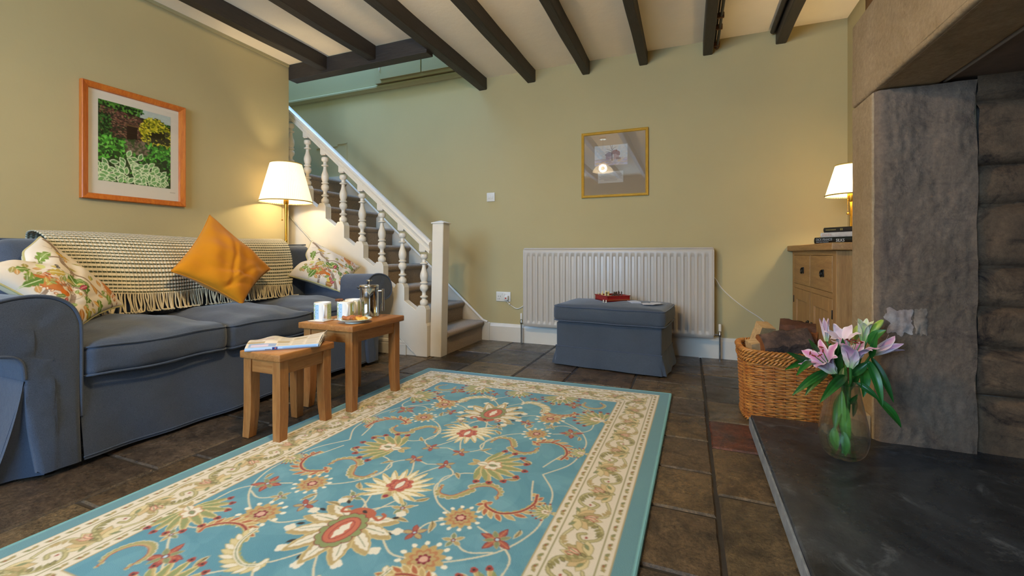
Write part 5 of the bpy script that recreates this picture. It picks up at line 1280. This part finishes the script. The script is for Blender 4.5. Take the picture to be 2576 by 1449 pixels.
def petals(parent,base,axis,L,openr,width,n=6,phase=0,pink=1.,recurve=1.,up=0,name='flower',stamens=True,lime=0):
    width*=1.12; L*=1.22; openr*=1.05
    base=V3(base); axis=V3(axis).normalized(); e1=axis.orthogonal().normalized(); e2=axis.cross(e1)
    fl=None
    for k in range(n):
        a=phase+2*PI*k/n; rad=e1*math.cos(a)+e2*math.sin(a); sd=axis.cross(rad); w0=width*(1.15 if k%2 else .85); off=.0 if k%2 else .002
        nu,nv=11,24; P=np.zeros((nv,nu,3)); C_=np.zeros((nv,nu,3))
        for j in range(nv):
            s_=j/(nv-1)
            h=L*(s_-.30*recurve*max(0,s_-.45)**1.6*2.2); r=.004+openr*(s_**1.9)+off
            w=w0*math.sin(PI*min(1,(s_*.93+.07)**.95))**.75 if s_<.995 else .0008
            for i in range(nu):
                t_=2*i/(nu-1)-1; cup=-.25*w*(1-t_*t_)*(.8-s_)
                wav=.0025*math.sin(s_*22+k*2)*abs(t_)**2*openr/.06
                p=base+axis*(h+wav)+rad*(r+cup)+sd*(w*t_); P[j,i]=p
                pk=np.array(lin('#c979a8')); wh=np.array(lin('#ecdcd6')); gr=np.array(lin('#b5cc6c'))
                f=(1-abs(t_)**2.2)*min(1,s_*1.7)*pink; c_=wh*(1-f)+pk*f; g=max(0,1-s_*3.2)*.8+(.35*math.exp(-(t_/.16)**2)*max(0,1-s_*1.2)); g=min(1,g+lime*(.75-.5*abs(t_))); c_=c_*(1-g)+gr*g; C_[j,i]=c_
        o=np_mesh(name if fl is None else 'petal',P,C_,PET,parent if fl is None else fl)
        if fl is None: fl=o
    if stamens:
        for k in range(6):
            a=phase+.5+2*PI*k/6; rad=e1*math.cos(a)+e2*math.sin(a)
            p0=base+axis*.01; p1=base+axis*(L*.5)+rad*.010; p2=base+axis*(L*.80)+rad*(.018+.004*(k%2))
            MB().tube(smooth_path([tuple(p0),tuple(p1),tuple(p2)],4),.0009,5).build('filament',M('filament','#b8c07a',.5) if k==0 and 0 else GS,fl)
            tn=(axis.cross(rad)).normalized(); m=MB(); m.tube([tuple(p2-tn*.008),tuple(p2),tuple(p2+tn*.008)],[.0014,.0026,.0014],6); m.build('anther',STA,fl)
    return fl
def bud(parent,base,tip,r,cols,name='bud'):
    base,tip=V3(base),V3(tip); ax=(tip-base); L=ax.length; ax.normalize(); e1=ax.orthogonal().normalized(); e2=ax.cross(e1)
    nu,nv=25,18; P=np.zeros((nv,nu,3)); C_=np.zeros((nv,nu,3)); c0,c1=np.array(lin(cols[0])),np.array(lin(cols[1]))
    for j in range(nv):
        s_=j/(nv-1); w=r*(math.sin(PI*min(1,(s_*.9+.06)))**.7)*(1 if s_<.99 else .1)
        for i in range(nu):
            a=2*PI*i/(nu-1); rr=w*(1+.12*math.cos(3*a)); P[j,i]=base+ax*(L*s_)+e1*(rr*math.cos(a))+e2*(rr*math.sin(a)); f=.5+.5*math.cos(3*a); C_[j,i]=c0*(1-f)+c1*f
    return np_mesh(name,P,C_,PET,parent)
def stem(root,pts,r=.0036,name='stem'): return MB().tube(smooth_path(pts,8),r,8).build(name,GS,root)
D0=1.485
def lily(label,foot,way,loc=None):
    t=thing('lily',label,'lily',foot,0,'lilies in the glass vase'); return t
# anchor points in the room (metres), spread in depth around the vase axis
pA=W(2100,938,1.44); pB=W(2140,925,1.44); pC=W(2122,872,1.53); pD=W(2080,858,1.55); pE=W(2172,858,1.52); pF=W(2192,838,1.50); pG=W(2192,892,1.50); pH=W(2152,856,1.54)
ft=lambda dx,dy:(vc[0]+dx,vc[1]+dy,.078)
VT=(vc[0],vc[1],.30)
L1=lily('lily with wide open pink flower facing the room at the left of the bunch',ft(.012,-.008),0)
stem(L1,[ft(.014,-.01),(vc[0]+.004,vc[1]-.006,.20),(vc[0]-.008,vc[1]-.012,.31),W(2116,950,1.46),pA])
petals(L1,pA,Vector(W(2040,866,1.43))-Vector(pA),.098,.060,.0195,phase=.4,pink=1.)
L2=lily('lily with open pink flower at the front middle of the bunch',ft(-.008,-.012),0)
stem(L2,[ft(-.006,-.012),(vc[0]+.006,vc[1]-.01,.20),(vc[0]+.012,vc[1]-.012,.30),W(2140,960,1.45),pB],.0042)
petals(L2,pB,Vector(W(2152,850,1.43))-Vector(pB),.092,.062,.0195,phase=.15,pink=.95)
L3=lily('lily with pale half open flower behind the two open ones',ft(.02,.01),0)
stem(L3,[ft(.02,.01),(vc[0]+.01,vc[1]+.008,.20),(vc[0]+.008,vc[1]+.01,.31),W(2128,920,1.53),pC])
petals(L3,pC,Vector(W(2112,795,1.49))-Vector(pC),.070,.045,.016,phase=.9,pink=.35,stamens=False)
petals(L3,pD,Vector(W(2073,800,1.55))-Vector(pD),.070,.010,.0085,phase=.6,pink=.75,recurve=.2,stamens=False,name='opening_flower',lime=.15); stem(L3,[W(2128,925,1.53),W(2100,900,1.54),pD],.0028,'side_stem')
L4=lily('lily with pale green buds at the top right of the bunch',ft(-.018,.008),0)
stem(L4,[ft(-.018,.008),(vc[0]+.014,vc[1]+.006,.20),(vc[0]+.022,vc[1]+.006,.31),W(2160,920,1.51),pE])
petals(L4,pE,Vector(W(2178,790,1.50))-Vector(pE),.078,.020,.0125,phase=.3,pink=.05,recurve=.8,stamens=False,name='opening_flower',lime=1.)
bud(L4,pF,W(2223,804,1.50),.0115,('#8fae3a','#b8c860')); stem(L4,[W(2160,920,1.51),W(2176,870,1.5),pF],.0028,'side_stem')
bud(L4,pH,W(2158,818,1.54),.010,('#8fa03c','#a8b458')); stem(L4,[W(2160,920,1.51),pH],.0028,'side_stem')
L5=lily('lily with narrow pink flower pointing right towards the stone',ft(.0,.016),0)
stem(L5,[ft(.0,.016),(vc[0]+.004,vc[1]+.012,.20),(vc[0]+.02,vc[1]+.008,.31),W(2165,930,1.50),pG])
petals(L5,pG,Vector(W(2255,862,1.49))-Vector(pG),.085,.026,.013,phase=.2,pink=.8,recurve=.5,stamens=False)
DKG='#164a16'; random.seed(12)
LV=[(L1,(2046,914),(1979,885),.013),(L1,(2030,910),(1973,931),.010),(L1,(2052,912),(2003,946),.012),(L1,(2088,930),(1992,996),.014),(L1,(2082,940),(2025,996),.013),
(L2,(2128,945),(2062,1014),.016),(L1,(2100,952),(2110,866),.019),(L2,(2124,925),(2132,1000),.016),(L2,(2116,990),(2100,1086),.014),(L4,(2168,915),(2172,1000),.018),
(L4,(2184,906),(2221,1022),.014),(L5,(2192,898),(2249,1014),.012),(L5,(2155,962),(2215,1010),.010),(L5,(2205,1000),(2268,1076),.014),(L4,(2186,866),(2230,830),.016),(L4,(2192,900),(2208,834),.010),
(L2,(2144,944),(2190,908),.015),(L2,(2137,1016),(2158,992),.008),(L3,(2094,915),(2090,862),.014),(L3,(2110,905),(2120,850),.012),(L3,(2060,885),(2034,852),.008),(L5,(2160,930),(2120,1000),.012),(L4,(2150,1000),(2146,1050),.010)]
for k,(r_,a,b2,w) in enumerate(LV):
    d=1.47+random.uniform(-.05,.05); leaf_mesh(r_,W(a[0],a[1],d+.02),W(b2[0],b2[1],d-.02+random.uniform(-.02,.02)),w,random.uniform(0,.008),random.uniform(-.5,.5),random.choice([DKG,'#1d5a1e','#245f1c']),'#3f8a38')
for (dx,dy,zt,zb2,w,tw,rt) in ((-.030,-.022,.165,.085,.015,.3,L1),(-.012,-.040,.160,.080,.014,-.3,L2),(.000,-.030,.24,.10,.014,.2,L2),(-.01,-.02,.29,.12,.012,.1,L1)):
    leaf_mesh(rt,(vc[0]+dx,vc[1]+dy,zt),(vc[0]+dx*1.0+.006,vc[1]+dy*1.1+.004,zb2),w,0,tw,'#4a8632','#78a84c')
# ------------------------------------------------------------------ rug
RW,RL=1.474,2.11; RS=.0019
R=Canvas(RW,RL,RS,'#56899a')
TEAL='#56899a'; CRM='#d4cab6'; OLV='#8a8350'; TAN='#ab9767'; RED_='#9a5240'; DRD='#7c2230'; IV_='#d8d2c0'; DKB='#33291f'; SAGE='#7c8660'
# mottled field
for i in range(900): R.ell(rng.uniform(0,RW),rng.uniform(0,RL),rng.uniform(.03,.10),rng.uniform(.015,.05),rng.uniform(0,3),['#477c8f','#83b2be','#6d9fa9'][rng.integers(3)],.12)
def band(a,b,col):   # ring between insets a and b
    for (x0,x1,y0,y1) in ((a,RW-a,a,b),(a,RW-a,RL-b,RL-a),(a,b,a,RL-a),(RW-b,RW-a,a,RL-a)): R.rect(x0,x1,y0,y1,col)
for (x0,x1,y0,y1) in ((0,RW,0,.052),(0,RW,RL-.052,RL),(0,.052,0,RL),(RW-.052,RW,0,RL)): R.rect(x0,x1,y0,y1,'#5f8890')
band(0,.006,'#7fb0b2'); band(.052,.240,CRM); band(.052,.055,TAN); band(.084,.088,OLV); band(.204,.2075,OLV); band(.237,.2405,TAN)
def sides(fn,pitch,inset):
    """run fn(x,y,angle,k) along the four sides at a given inset"""
    for (L,f,ang) in ((RL-2*inset,lambda s:(inset,RL-inset-s),-PI/2),(RW-2*inset,lambda s:(inset+s,inset),0),(RL-2*inset,lambda s:(RW-inset,inset+s),PI/2),(RW-2*inset,lambda s:(RW-inset-s,RL-inset),PI)):
        n=max(1,round(L/pitch)); 
        for k in range(n): x,y=f(L*(k+.5)/n); fn(x,y,ang,k)
def rot(x,y,a,u,v): c,n=math.cos(a),math.sin(a); return (x+u*c-v*n,y+u*n+v*c)
def guard(x,y,a,k):
    R.leaf(*rot(x,y,a,-.012,-.005),a+.5,.023,.0055,OLV); R.leaf(*rot(x,y,a,.002,.006),a-.7,.019,.005,TAN); R.ell(*rot(x,y,a,-.002,.001),.003,.003,0,RED_ if k%2 else SAGE)
    R.stroke([rot(x,y,a,.010,-.006),rot(x,y,a,.014,.004),rot(x,y,a,.018,-.005)],.0024,OLV)
sides(guard,.040,.0705); sides(guard,.040,.2215)
def mainb(x,y,a,k):
    if k%2==0:   # palmette pointing outwards/inwards by turns
        s=1 if k%4==0 else -1
        for j in range(-3,4): 
            R.leaf(*rot(x,y,a,0,-.036*s),a+PI/2*s+j*.42,.076-.004*abs(j),.0150,['#cbbb8c',TAN,'#c3a97a'][abs(j)%3],OLV,.0022)
        for j in (-1,0,1): R.leaf(*rot(x,y,a,0,-.016*s),a+PI/2*s+j*.45,.044,.009,'#d9b394',RED_,.0026,SAGE)
        R.ell(*rot(x,y,a,0,-.02*s),.009,.006,a,DRD); R.ell(*rot(x,y,a,0,-.02*s),.005,.003,a,CRM)
        for q in (-.022,.022): R.leaf(*rot(x,y,a,q,-.030*s),a+(.6 if q>0 else PI-.6)*1,.03,.006,SAGE,OLV,.002)
    else:        # S scroll of acanthus
        s=1 if k%4==1 else -1
        pts=[rot(x,y,a,-.075,-.040*s),rot(x,y,a,-.050,.034*s),rot(x,y,a,.0,.044*s),rot(x,y,a,.022,.006*s),rot(x,y,a,.0,-.010*s),rot(x,y,a,-.010,.006*s)]
        R.stroke(pts,.012,OLV); R.stroke(pts,.0065,'#b3a878')
        pts2=[rot(x,y,a,.075,.040*s),rot(x,y,a,.055,-.034*s),rot(x,y,a,.02,-.046*s),rot(x,y,a,-.02,-.032*s)]
        R.stroke(pts2,.0105,OLV); R.stroke(pts2,.0055,'#c0b58a')
        for j in range(7):
            t=j/6; u=-.070+.065*t; v=(-.030+.062*math.sin(t*PI/2))*s; R.leaf(*rot(x,y,a,u,v),a+(2.3 if s>0 else -2.3),.024,.0058,OLV,DKB if j%3==0 else None,.0012)
            R.leaf(*rot(x,y,a,.070-.055*t,(.030-.066*math.sin(t*PI/2))*s),a+(-.9 if s>0 else .9),.022,.0055,TAN)
        R.ell(*rot(x,y,a,.006,.012*s),.005,.004,a,RED_)
sides(mainb,.0760,.146)
CU,CV=.73,1.055
def Q4(fn,sym='uv'):
    for su in ((1,-1) if 'u' in sym else (1,)):
        for sv in ((1,-1) if 'v' in sym else (1,)): fn(su,sv)
def T(du,dv,su,sv): return (CU+su*du,CV+sv*dv)
def A2(a,su,sv):  # mirror an angle
    c,n=math.cos(a)*su,math.sin(a)*sv; return math.atan2(n,c)
def vine(pts,w=.0052): 
    Q4(lambda su,sv:(R.stroke([T(a,b_,su,sv) for a,b_ in pts],w,'#c9c1a6')))
for p in ([(.20,.07),(.15,.085),(.105,.13),(.12,.20),(.15,.25)],[(.063,.05),(.12,.10),(.107,.185),(.16,.26),(.225,.30),(.267,.31)],[(.40,.0),(.464,.098),(.478,.205),(.474,.30),(.42,.404),(.32,.48),(.27,.49)],
  [(.384,.05),(.402,.11),(.42,.16)],[(.0,.37),(.05,.33),(.088,.327),(.12,.30)],[(.116,.454),(.18,.50),(.237,.50)],[(.063,.25),(.018,.372),(.0,.40)],[(.424,.387),(.397,.36),(.33,.33)],
  [(.187,.411),(.12,.43),(.04,.43)],[(.267,.49),(.30,.55),(.39,.60),(.46,.56)],[(.0,.54),(.06,.62),(.16,.70),(.23,.76)],[(.06,.05),(.0,.07)],[(.40,.36),(.46,.42),(.46,.52)],[(.32,.70),(.27,.74),(.225,.79)],[(.10,.64),(.04,.70),(.0,.76)],[(.297,.402),(.35,.43),(.41,.41)],[(.267,.31),(.20,.36),(.187,.411)],[(.32,.70),(.40,.64),(.46,.56)],[(.063,.052),(.02,.13),(.0,.20)]): vine(p)
def small_star(x,y,r,col,a0=0,n=5,core=DRD):
    for k in range(n): R.leaf(x,y,a0+2*PI*k/n,r,r*.24,col if k%2 else TAN,'#c9c1a6' if col!=RED_ else DRD,.0018,None)
    R.ell(x,y,r*.20,r*.20,0,core); R.ell(x,y,r*.1,r*.1,0,'#a9c4d0')
for (du,dv,r,c_) in ((.187,.411,.036,RED_),(.063,.052,.036,RED_),(.088,.327,.036,SAGE),(.297,.402,.032,SAGE),(.40,.64,.03,SAGE),(.11,.72,.03,RED_)):
    Q4(lambda su,sv:small_star(*T(du,dv,su,sv),r,c_,A2(.5,su,sv)))
def red_star(x,y,su,sv):
    for k,a in enumerate((.5,2.0,3.3,4.9)): R.leaf(x,y,A2(a,su,sv),.052,.011,RED_,DRD,.0024,'#b9704e')
    for a in (1.2,2.7,4.1,5.7): R.leaf(x,y,A2(a,su,sv),.038,.008,SAGE,TAN,.002)
    R.ell(x,y,.0085,.0085,0,DRD); R.ell(x,y,.005,.005,0,'#a9c4d0')
for (du,dv) in ((.40,.36),(.32,.70),(.437,.20)): 
    if dv!=.20: Q4(lambda su,sv:red_star(*T(du,dv,su,sv),su,sv))
def roundf(x,y,su,sv,r=.048):
    [R.ell(x+r*1.12*math.cos(k*PI/6+.1),y+r*1.12*math.sin(k*PI/6+.1),r*.15,r*.12,k*PI/6,'#ded8c4') for k in range(12)]; R.rose(x,y,r,12,'#b09862',depth=.25); R.rose(x,y,r*.72,9,'#a8744c',.3,depth=.3); R.rose(x,y,r*.55,9,TAN,.3,depth=.3); R.rose(x,y,r*.36,7,DRD,depth=.3); R.ell(x,y,r*.2,r*.2,0,'#c9a08c')
for (du,dv) in ((.267,.31),(.267,.49)): Q4(lambda su,sv:roundf(*T(du,dv,su,sv),su,sv,.048 if dv<.4 else .054))
def curv(P,i):
    a,b_,c=P[max(0,i-3)],P[i],P[min(len(P)-1,i+3)]; return (b_[0]-a[0])*(c[1]-b_[1])-(b_[1]-a[1])*(c[0]-b_[0])
def nrm(P,i):
    a,c=P[max(0,i-1)],P[min(len(P)-1,i+1)]; dx,dy=c[0]-a[0],c[1]-a[1]; L=math.hypot(dx,dy)+1e-9; return -dy/L,dx/L,math.atan2(dy,dx)
def scroll(su,sv,pts,w=.026):
    P=smooth_path([(*T(a,b_,su,sv),0) for a,b_ in pts],8); k=max(1,len(P)//15)
    for pas,(rr,c_) in enumerate(((.56,'#c9c1a6'),(.44,'#9a9460'))):
        for i in range(0,len(P),k):
            nx_,ny_,d=nrm(P,i); sg=-1 if curv(P,i)>0 else 1; f=.35+.65*math.sin(PI*min(1,(i+2)/(len(P)+2)))
            R.ell(P[i][0]+nx_*sg*w*.30*f,P[i][1]+ny_*sg*w*.30*f,w*rr*f,w*rr*f,0,c_)
    R.stroke([p[:2] for p in P],w*.34,'#b09a68',False); R.stroke([(P[i][0]-nrm(P,i)[0]*(-1 if curv(P,i)>0 else 1)*w*.16,P[i][1]-nrm(P,i)[1]*(-1 if curv(P,i)>0 else 1)*w*.16) for i in range(len(P))],w*.13,'#a2523a',False)
Q4(lambda su,sv:scroll(su,sv,[(.128,.175),(.140,.218),(.185,.222),(.212,.185),(.232,.145),(.275,.128),(.312,.150),(.318,.190)]))
Q4(lambda su,sv:scroll(su,sv,[(.36,.76),(.365,.715),(.40,.69),(.44,.70),(.455,.74),(.43,.78)],.020))
def feather(su,sv,pts,w,c1,c2,edge):
    P=smooth_path([(*T(*p,su,sv),0) for p in pts],9); n=len(P); k=max(1,n//12)
    for i in range(n-1,0,-k):
        nx_,ny_,d=nrm(P,i); sg=-1 if curv(P,i)>0 else 1; t=i/n; L=w*2.0*math.sin(PI*min(1,t*.85+.1))**.8
        R.leaf(P[i][0],P[i][1],d+PI-.62*sg,L,w*.36,c1 if (i//k)%2 else c2,edge,.0026)
        R.leaf(P[i][0],P[i][1],d+PI+.55*sg,L*.45,w*.22,'#8f9560',None)
    R.stroke([p[:2] for p in P],w*.50,edge,False); R.stroke([p[:2] for p in P],w*.38,c1,False); R.stroke([p[:2] for p in P[:int(n*.8)]],w*.12,DRD if c1!=IV_ else SAGE,False)
Q4(lambda su,sv:feather(su,sv,[(.425,.125),(.432,.175),(.408,.225),(.360,.252),(.315,.240),(.300,.222),(.312,.212)],.026,'#a5603f','#b39a66','#cfc090'))
Q4(lambda su,sv:feather(su,sv,[(.205,.605),(.225,.565),(.27,.545),(.32,.555),(.350,.585),(.345,.605)],.024,'#a5603f','#b39a66','#cfc090'))
Q4(lambda su,sv:feather(su,sv,[(.215,.545),(.205,.595),(.17,.635),(.12,.655),(.085,.645),(.080,.625)],.026,IV_,'#c9bb8c','#b3a46a'))
for (du,dv,a,L) in ((.13,.25,1.9,.05),(.12,.09,.3,.045),(.34,.05,2.2,.05),(.20,.35,.7,.05),(.44,.30,1.2,.04),(.09,.38,-.5,.05),(.37,.50,.3,.045),(.05,.16,1.,.03),(.22,.66,1.3,.05)):
    Q4(lambda su,sv:(R.leaf(*T(du,dv,su,sv),A2(a,su,sv),L,L*.22,TAN,'#c9c1a6',.002,DKB,.0012,bend=.5*su*sv)))
def palm(x,y,ang,R_,npet,spread,wd,outer,inner,edge,mid=None,tips=None):
    for k in sorted(range(npet),key=lambda k:-abs(k-(npet-1)/2)):
        t=(k/(npet-1)-.5)*2; a=ang+t*spread; L=R_*(1-.20*abs(t)**1.5); b_=.25*(-t)
        R.leaf(x,y,a,L,R_*wd*.92,outer,edge,.003,pw=.85,bend=b_,rd=.62,ser=.10,ns=5)
        R.leaf(*rot(x,y,a,L*.18,0),a,L*.72,R_*wd*.52,inner,None,0,mid,.0012,pw=.9,bend=b_*.7,ser=.25,ns=5,rd=.65)
        if tips: 
            p=rot(x,y,a,L*.97,b_*L*.9); R.rose(p[0],p[1],R_*.085,3,'#9a4438',a); R.ell(p[0],p[1],R_*.035,R_*.03,0,DKB)
def big(su,sv):
    x,y=T(0,.475,su,sv); a=PI/2*sv
    for k in range(9):
        t=(k/8-.5)*2; q=rot(x,y-.03*sv,a+t*2.3,.165*(1-.17*abs(t)),0); R.rose(q[0],q[1],.016,4,IV_,k); q=rot(x,y-.03*sv,a+t*2.3+.13,.128*(1-.15*abs(t)),0); R.leaf(q[0],q[1],a+t*2.3,.026,.006,DKB)
    palm(x,y-.03*sv,a,.165,9,2.25,.20,TAN,IV_,'#c2b07c',SAGE)
    R.ell(x,y-.088*sv,.040,.026,0,'#a85c3e'); R.stroke([(x-.035,y-.085*sv),(x-.062,y-.075*sv),(x-.068,y-.095*sv),(x-.055,y-.104*sv)],.010,'#a85c3e'); R.stroke([(x+.035,y-.085*sv),(x+.062,y-.075*sv),(x+.068,y-.095*sv),(x+.055,y-.104*sv)],.010,'#a85c3e'); R.ell(x,y-.095*sv,.010,.006,.4,DKB)
    for c_,r_ in ((DRD,.0165),('#7f8a58',.0142)):
        for k in range(13): b_=2*PI*k/13; R.ell(x+.043*math.cos(b_),y+.062*math.sin(b_)-.008*sv,r_,r_,0,c_)
    R.ell(x,y-.008*sv,.039,.058,0,DRD); R.ell(x,y-.008*sv,.0365,.0555,0,'#b4654a'); R.ell(x,y-.008*sv,.022,.042,0,DRD); R.ell(x,y-.008*sv,.020,.040,0,'#b4654a'); R.leaf(x,y-.046*sv,a,.078,.015,IV_,None,ser=.4,ns=3)
Q4(big,'v')
def midf(su,sv):
    x,y=T(0,.215,su,sv); a=-PI/2*sv
    palm(x,y+.030*sv,a,.128,15,2.5,.115,'#b8a570','#ddd6bc','#cdbf8e')
    R.rose(x,y+.005*sv,.044,7,'#b06048',depth=.25); R.rose(x,y+.005*sv,.033,7,'#8c2f38',depth=.3); R.rose(x,y+.005*sv,.029,7,'#b8694e',depth=.3)
    R.leaf(x,y+.035*sv,a,.060,.012,IV_,DRD,.002); R.leaf(x,y+.095*sv,a,.050,.015,TAN,'#c9bb8c',.002); R.ell(x,y+.075*sv,.009,.009,0,'#8c2f38')
Q4(midf,'v')
def green(x,y,a,s=1.):
    palm(x,y,a,.150*s,9,1.6,.13,'#b09c66','#868f5c','#cdbf8e',None,True)
    for k in (-1,1): R.leaf(*rot(x,y,a,-.02*s,0),a+PI-.0+k*.5,.045*s,.011*s,TAN,'#c9ba86',.002)
    R.rose(*rot(x,y,a,.028*s,0),.036*s,6,'#b8835c',a,depth=.3); R.rose(*rot(x,y,a,.028*s,0),.031*s,6,IV_,a,depth=.3); R.leaf(*rot(x,y,a,.008*s,0),a,.04*s,.010*s,SAGE,RED_,.0016); R.leaf(*rot(x,y,a,-.035*s,0),a,.05*s,.017*s,IV_,'#b8835c',.002,SAGE)
Q4(lambda su,sv:green(*T(.190,.0,su,1),0 if su>0 else PI),'u')
Q4(lambda su,sv:green(*T(.478,.545,su,sv),A2(PI-.35,su,sv),.82))
Q4(lambda su,sv:green(*T(.225,.800,su,sv),A2(-PI/2+.2,su,sv),.80))
Q4(lambda su,sv:green(*T(.0,.80,su,sv),-PI/2*sv,.6),'v')
Q4(lambda su,sv:green(*T(.485,.20,su,sv),A2(PI,su,sv),.35))


PILE=M('rug_pile','#ffffff',.95,attr=True,bp=.5,bs=420,bd=.002,spec=.1,sheen=.15)
R.soften(); jj,ii=np.meshgrid(np.arange(R.ny)*RS,np.arange(R.nx)*RS,indexing='ij')
PX=-1.559+ii*.9996+jj*-.0205; PY=2.415+ii*.0278-jj*.9998
edge=np.minimum(np.minimum(ii,RW-ii),np.minimum(jj,RL-jj)); PZ=.0105-.004*np.exp(-edge/.003)+.0012*np.sin(ii*5.1+jj*2.2)*np.clip(edge/.1,0,1)

rg=thing('area_rug','teal rug with cream floral border and palmettes on the stone floor','rug',(-.84,1.36,0))
np_mesh('pile',np.stack([PX,PY,PZ],-1),R.a,PILE,rg)
m=MB(); cor=[(0,0),(RW,0),(RW,RL),(0,RL)]; pts=[]
for k in range(4):
    a,b2=cor[k],cor[(k+1)%4]
    for j in range(40):
        u_,v_=a[0]+(b2[0]-a[0])*j/40,a[1]+(b2[1]-a[1])*j/40; pts.append((-1.559+u_*.9996-v_*.0205,2.415+u_*.0278-v_*.9998,.0058))
m.tube(pts,.0055,8,closed=True); m.build('bound_edge',M('teal_binding','#6fa3a6',.8,bp=.6,bs=500,bd=.002),rg)
m=MB(); m.add([(-1.559+u_*.9996-v_*.0205,2.415+u_*.0278-v_*.9998,.0008) for u_,v_ in cor],[(0,1,2,3)]); m.build('backing',M('jute','#8a7a5c',.9),rg,smooth=False)
# ------------------------------------------------------------------ light
def area(name,loc,rot_,sx,sy,e,col):
    l=bpy.data.lights.new(name,'AREA'); l.shape='RECTANGLE'; l.size=sx; l.size_y=sy; l.energy=e; l.color=col; o=bpy.data.objects.new(name,l); COL.objects.link(o); o.location=loc; o.rotation_euler=rot_; return o
COOL=(.37,.64,1.0)
area('window_daylight',((W0+W1)/2,YF-.26,(WZ0+WZ1)/2),(PI/2,0,0),W1-W0,WZ1-WZ0,140,COOL)
area('landing_daylight',(-3.1,3.08,4.2),(0,0,0),1.6,.6,75,(.20,.47,1.0))
w=bpy.data.worlds.new('World'); SC.world=w; w.use_nodes=True; bg=w.node_tree.nodes['Background']; bg.inputs[0].default_value=(.62,.80,1,1); bg.inputs[1].default_value=.6
# ------------------------------------------------------------------ camera
cam=bpy.data.cameras.new('camera'); co=bpy.data.objects.new('camera',cam); COL.objects.link(co); SC.camera=co
co.location=(0,0,.75); co.rotation_euler=(PI/2,0,.3842)
cam.sensor_width=36; cam.lens=36*1098/2576; cam.shift_y=-(724.5-638.3)/2576; cam.clip_start=.02
SC.view_settings.view_transform='Standard'; SC.view_settings.look='None'; SC.view_settings.exposure=0.6; SC.view_settings.gamma=1
try: SC.view_settings.use_curve_mapping=False
except Exception: pass
SC.cycles.max_bounces=10; SC.cycles.diffuse_bounces=6; SC.cycles.transparent_max_bounces=16; SC.cycles.use_denoising=True
SC.cycles.sample_clamp_indirect=6
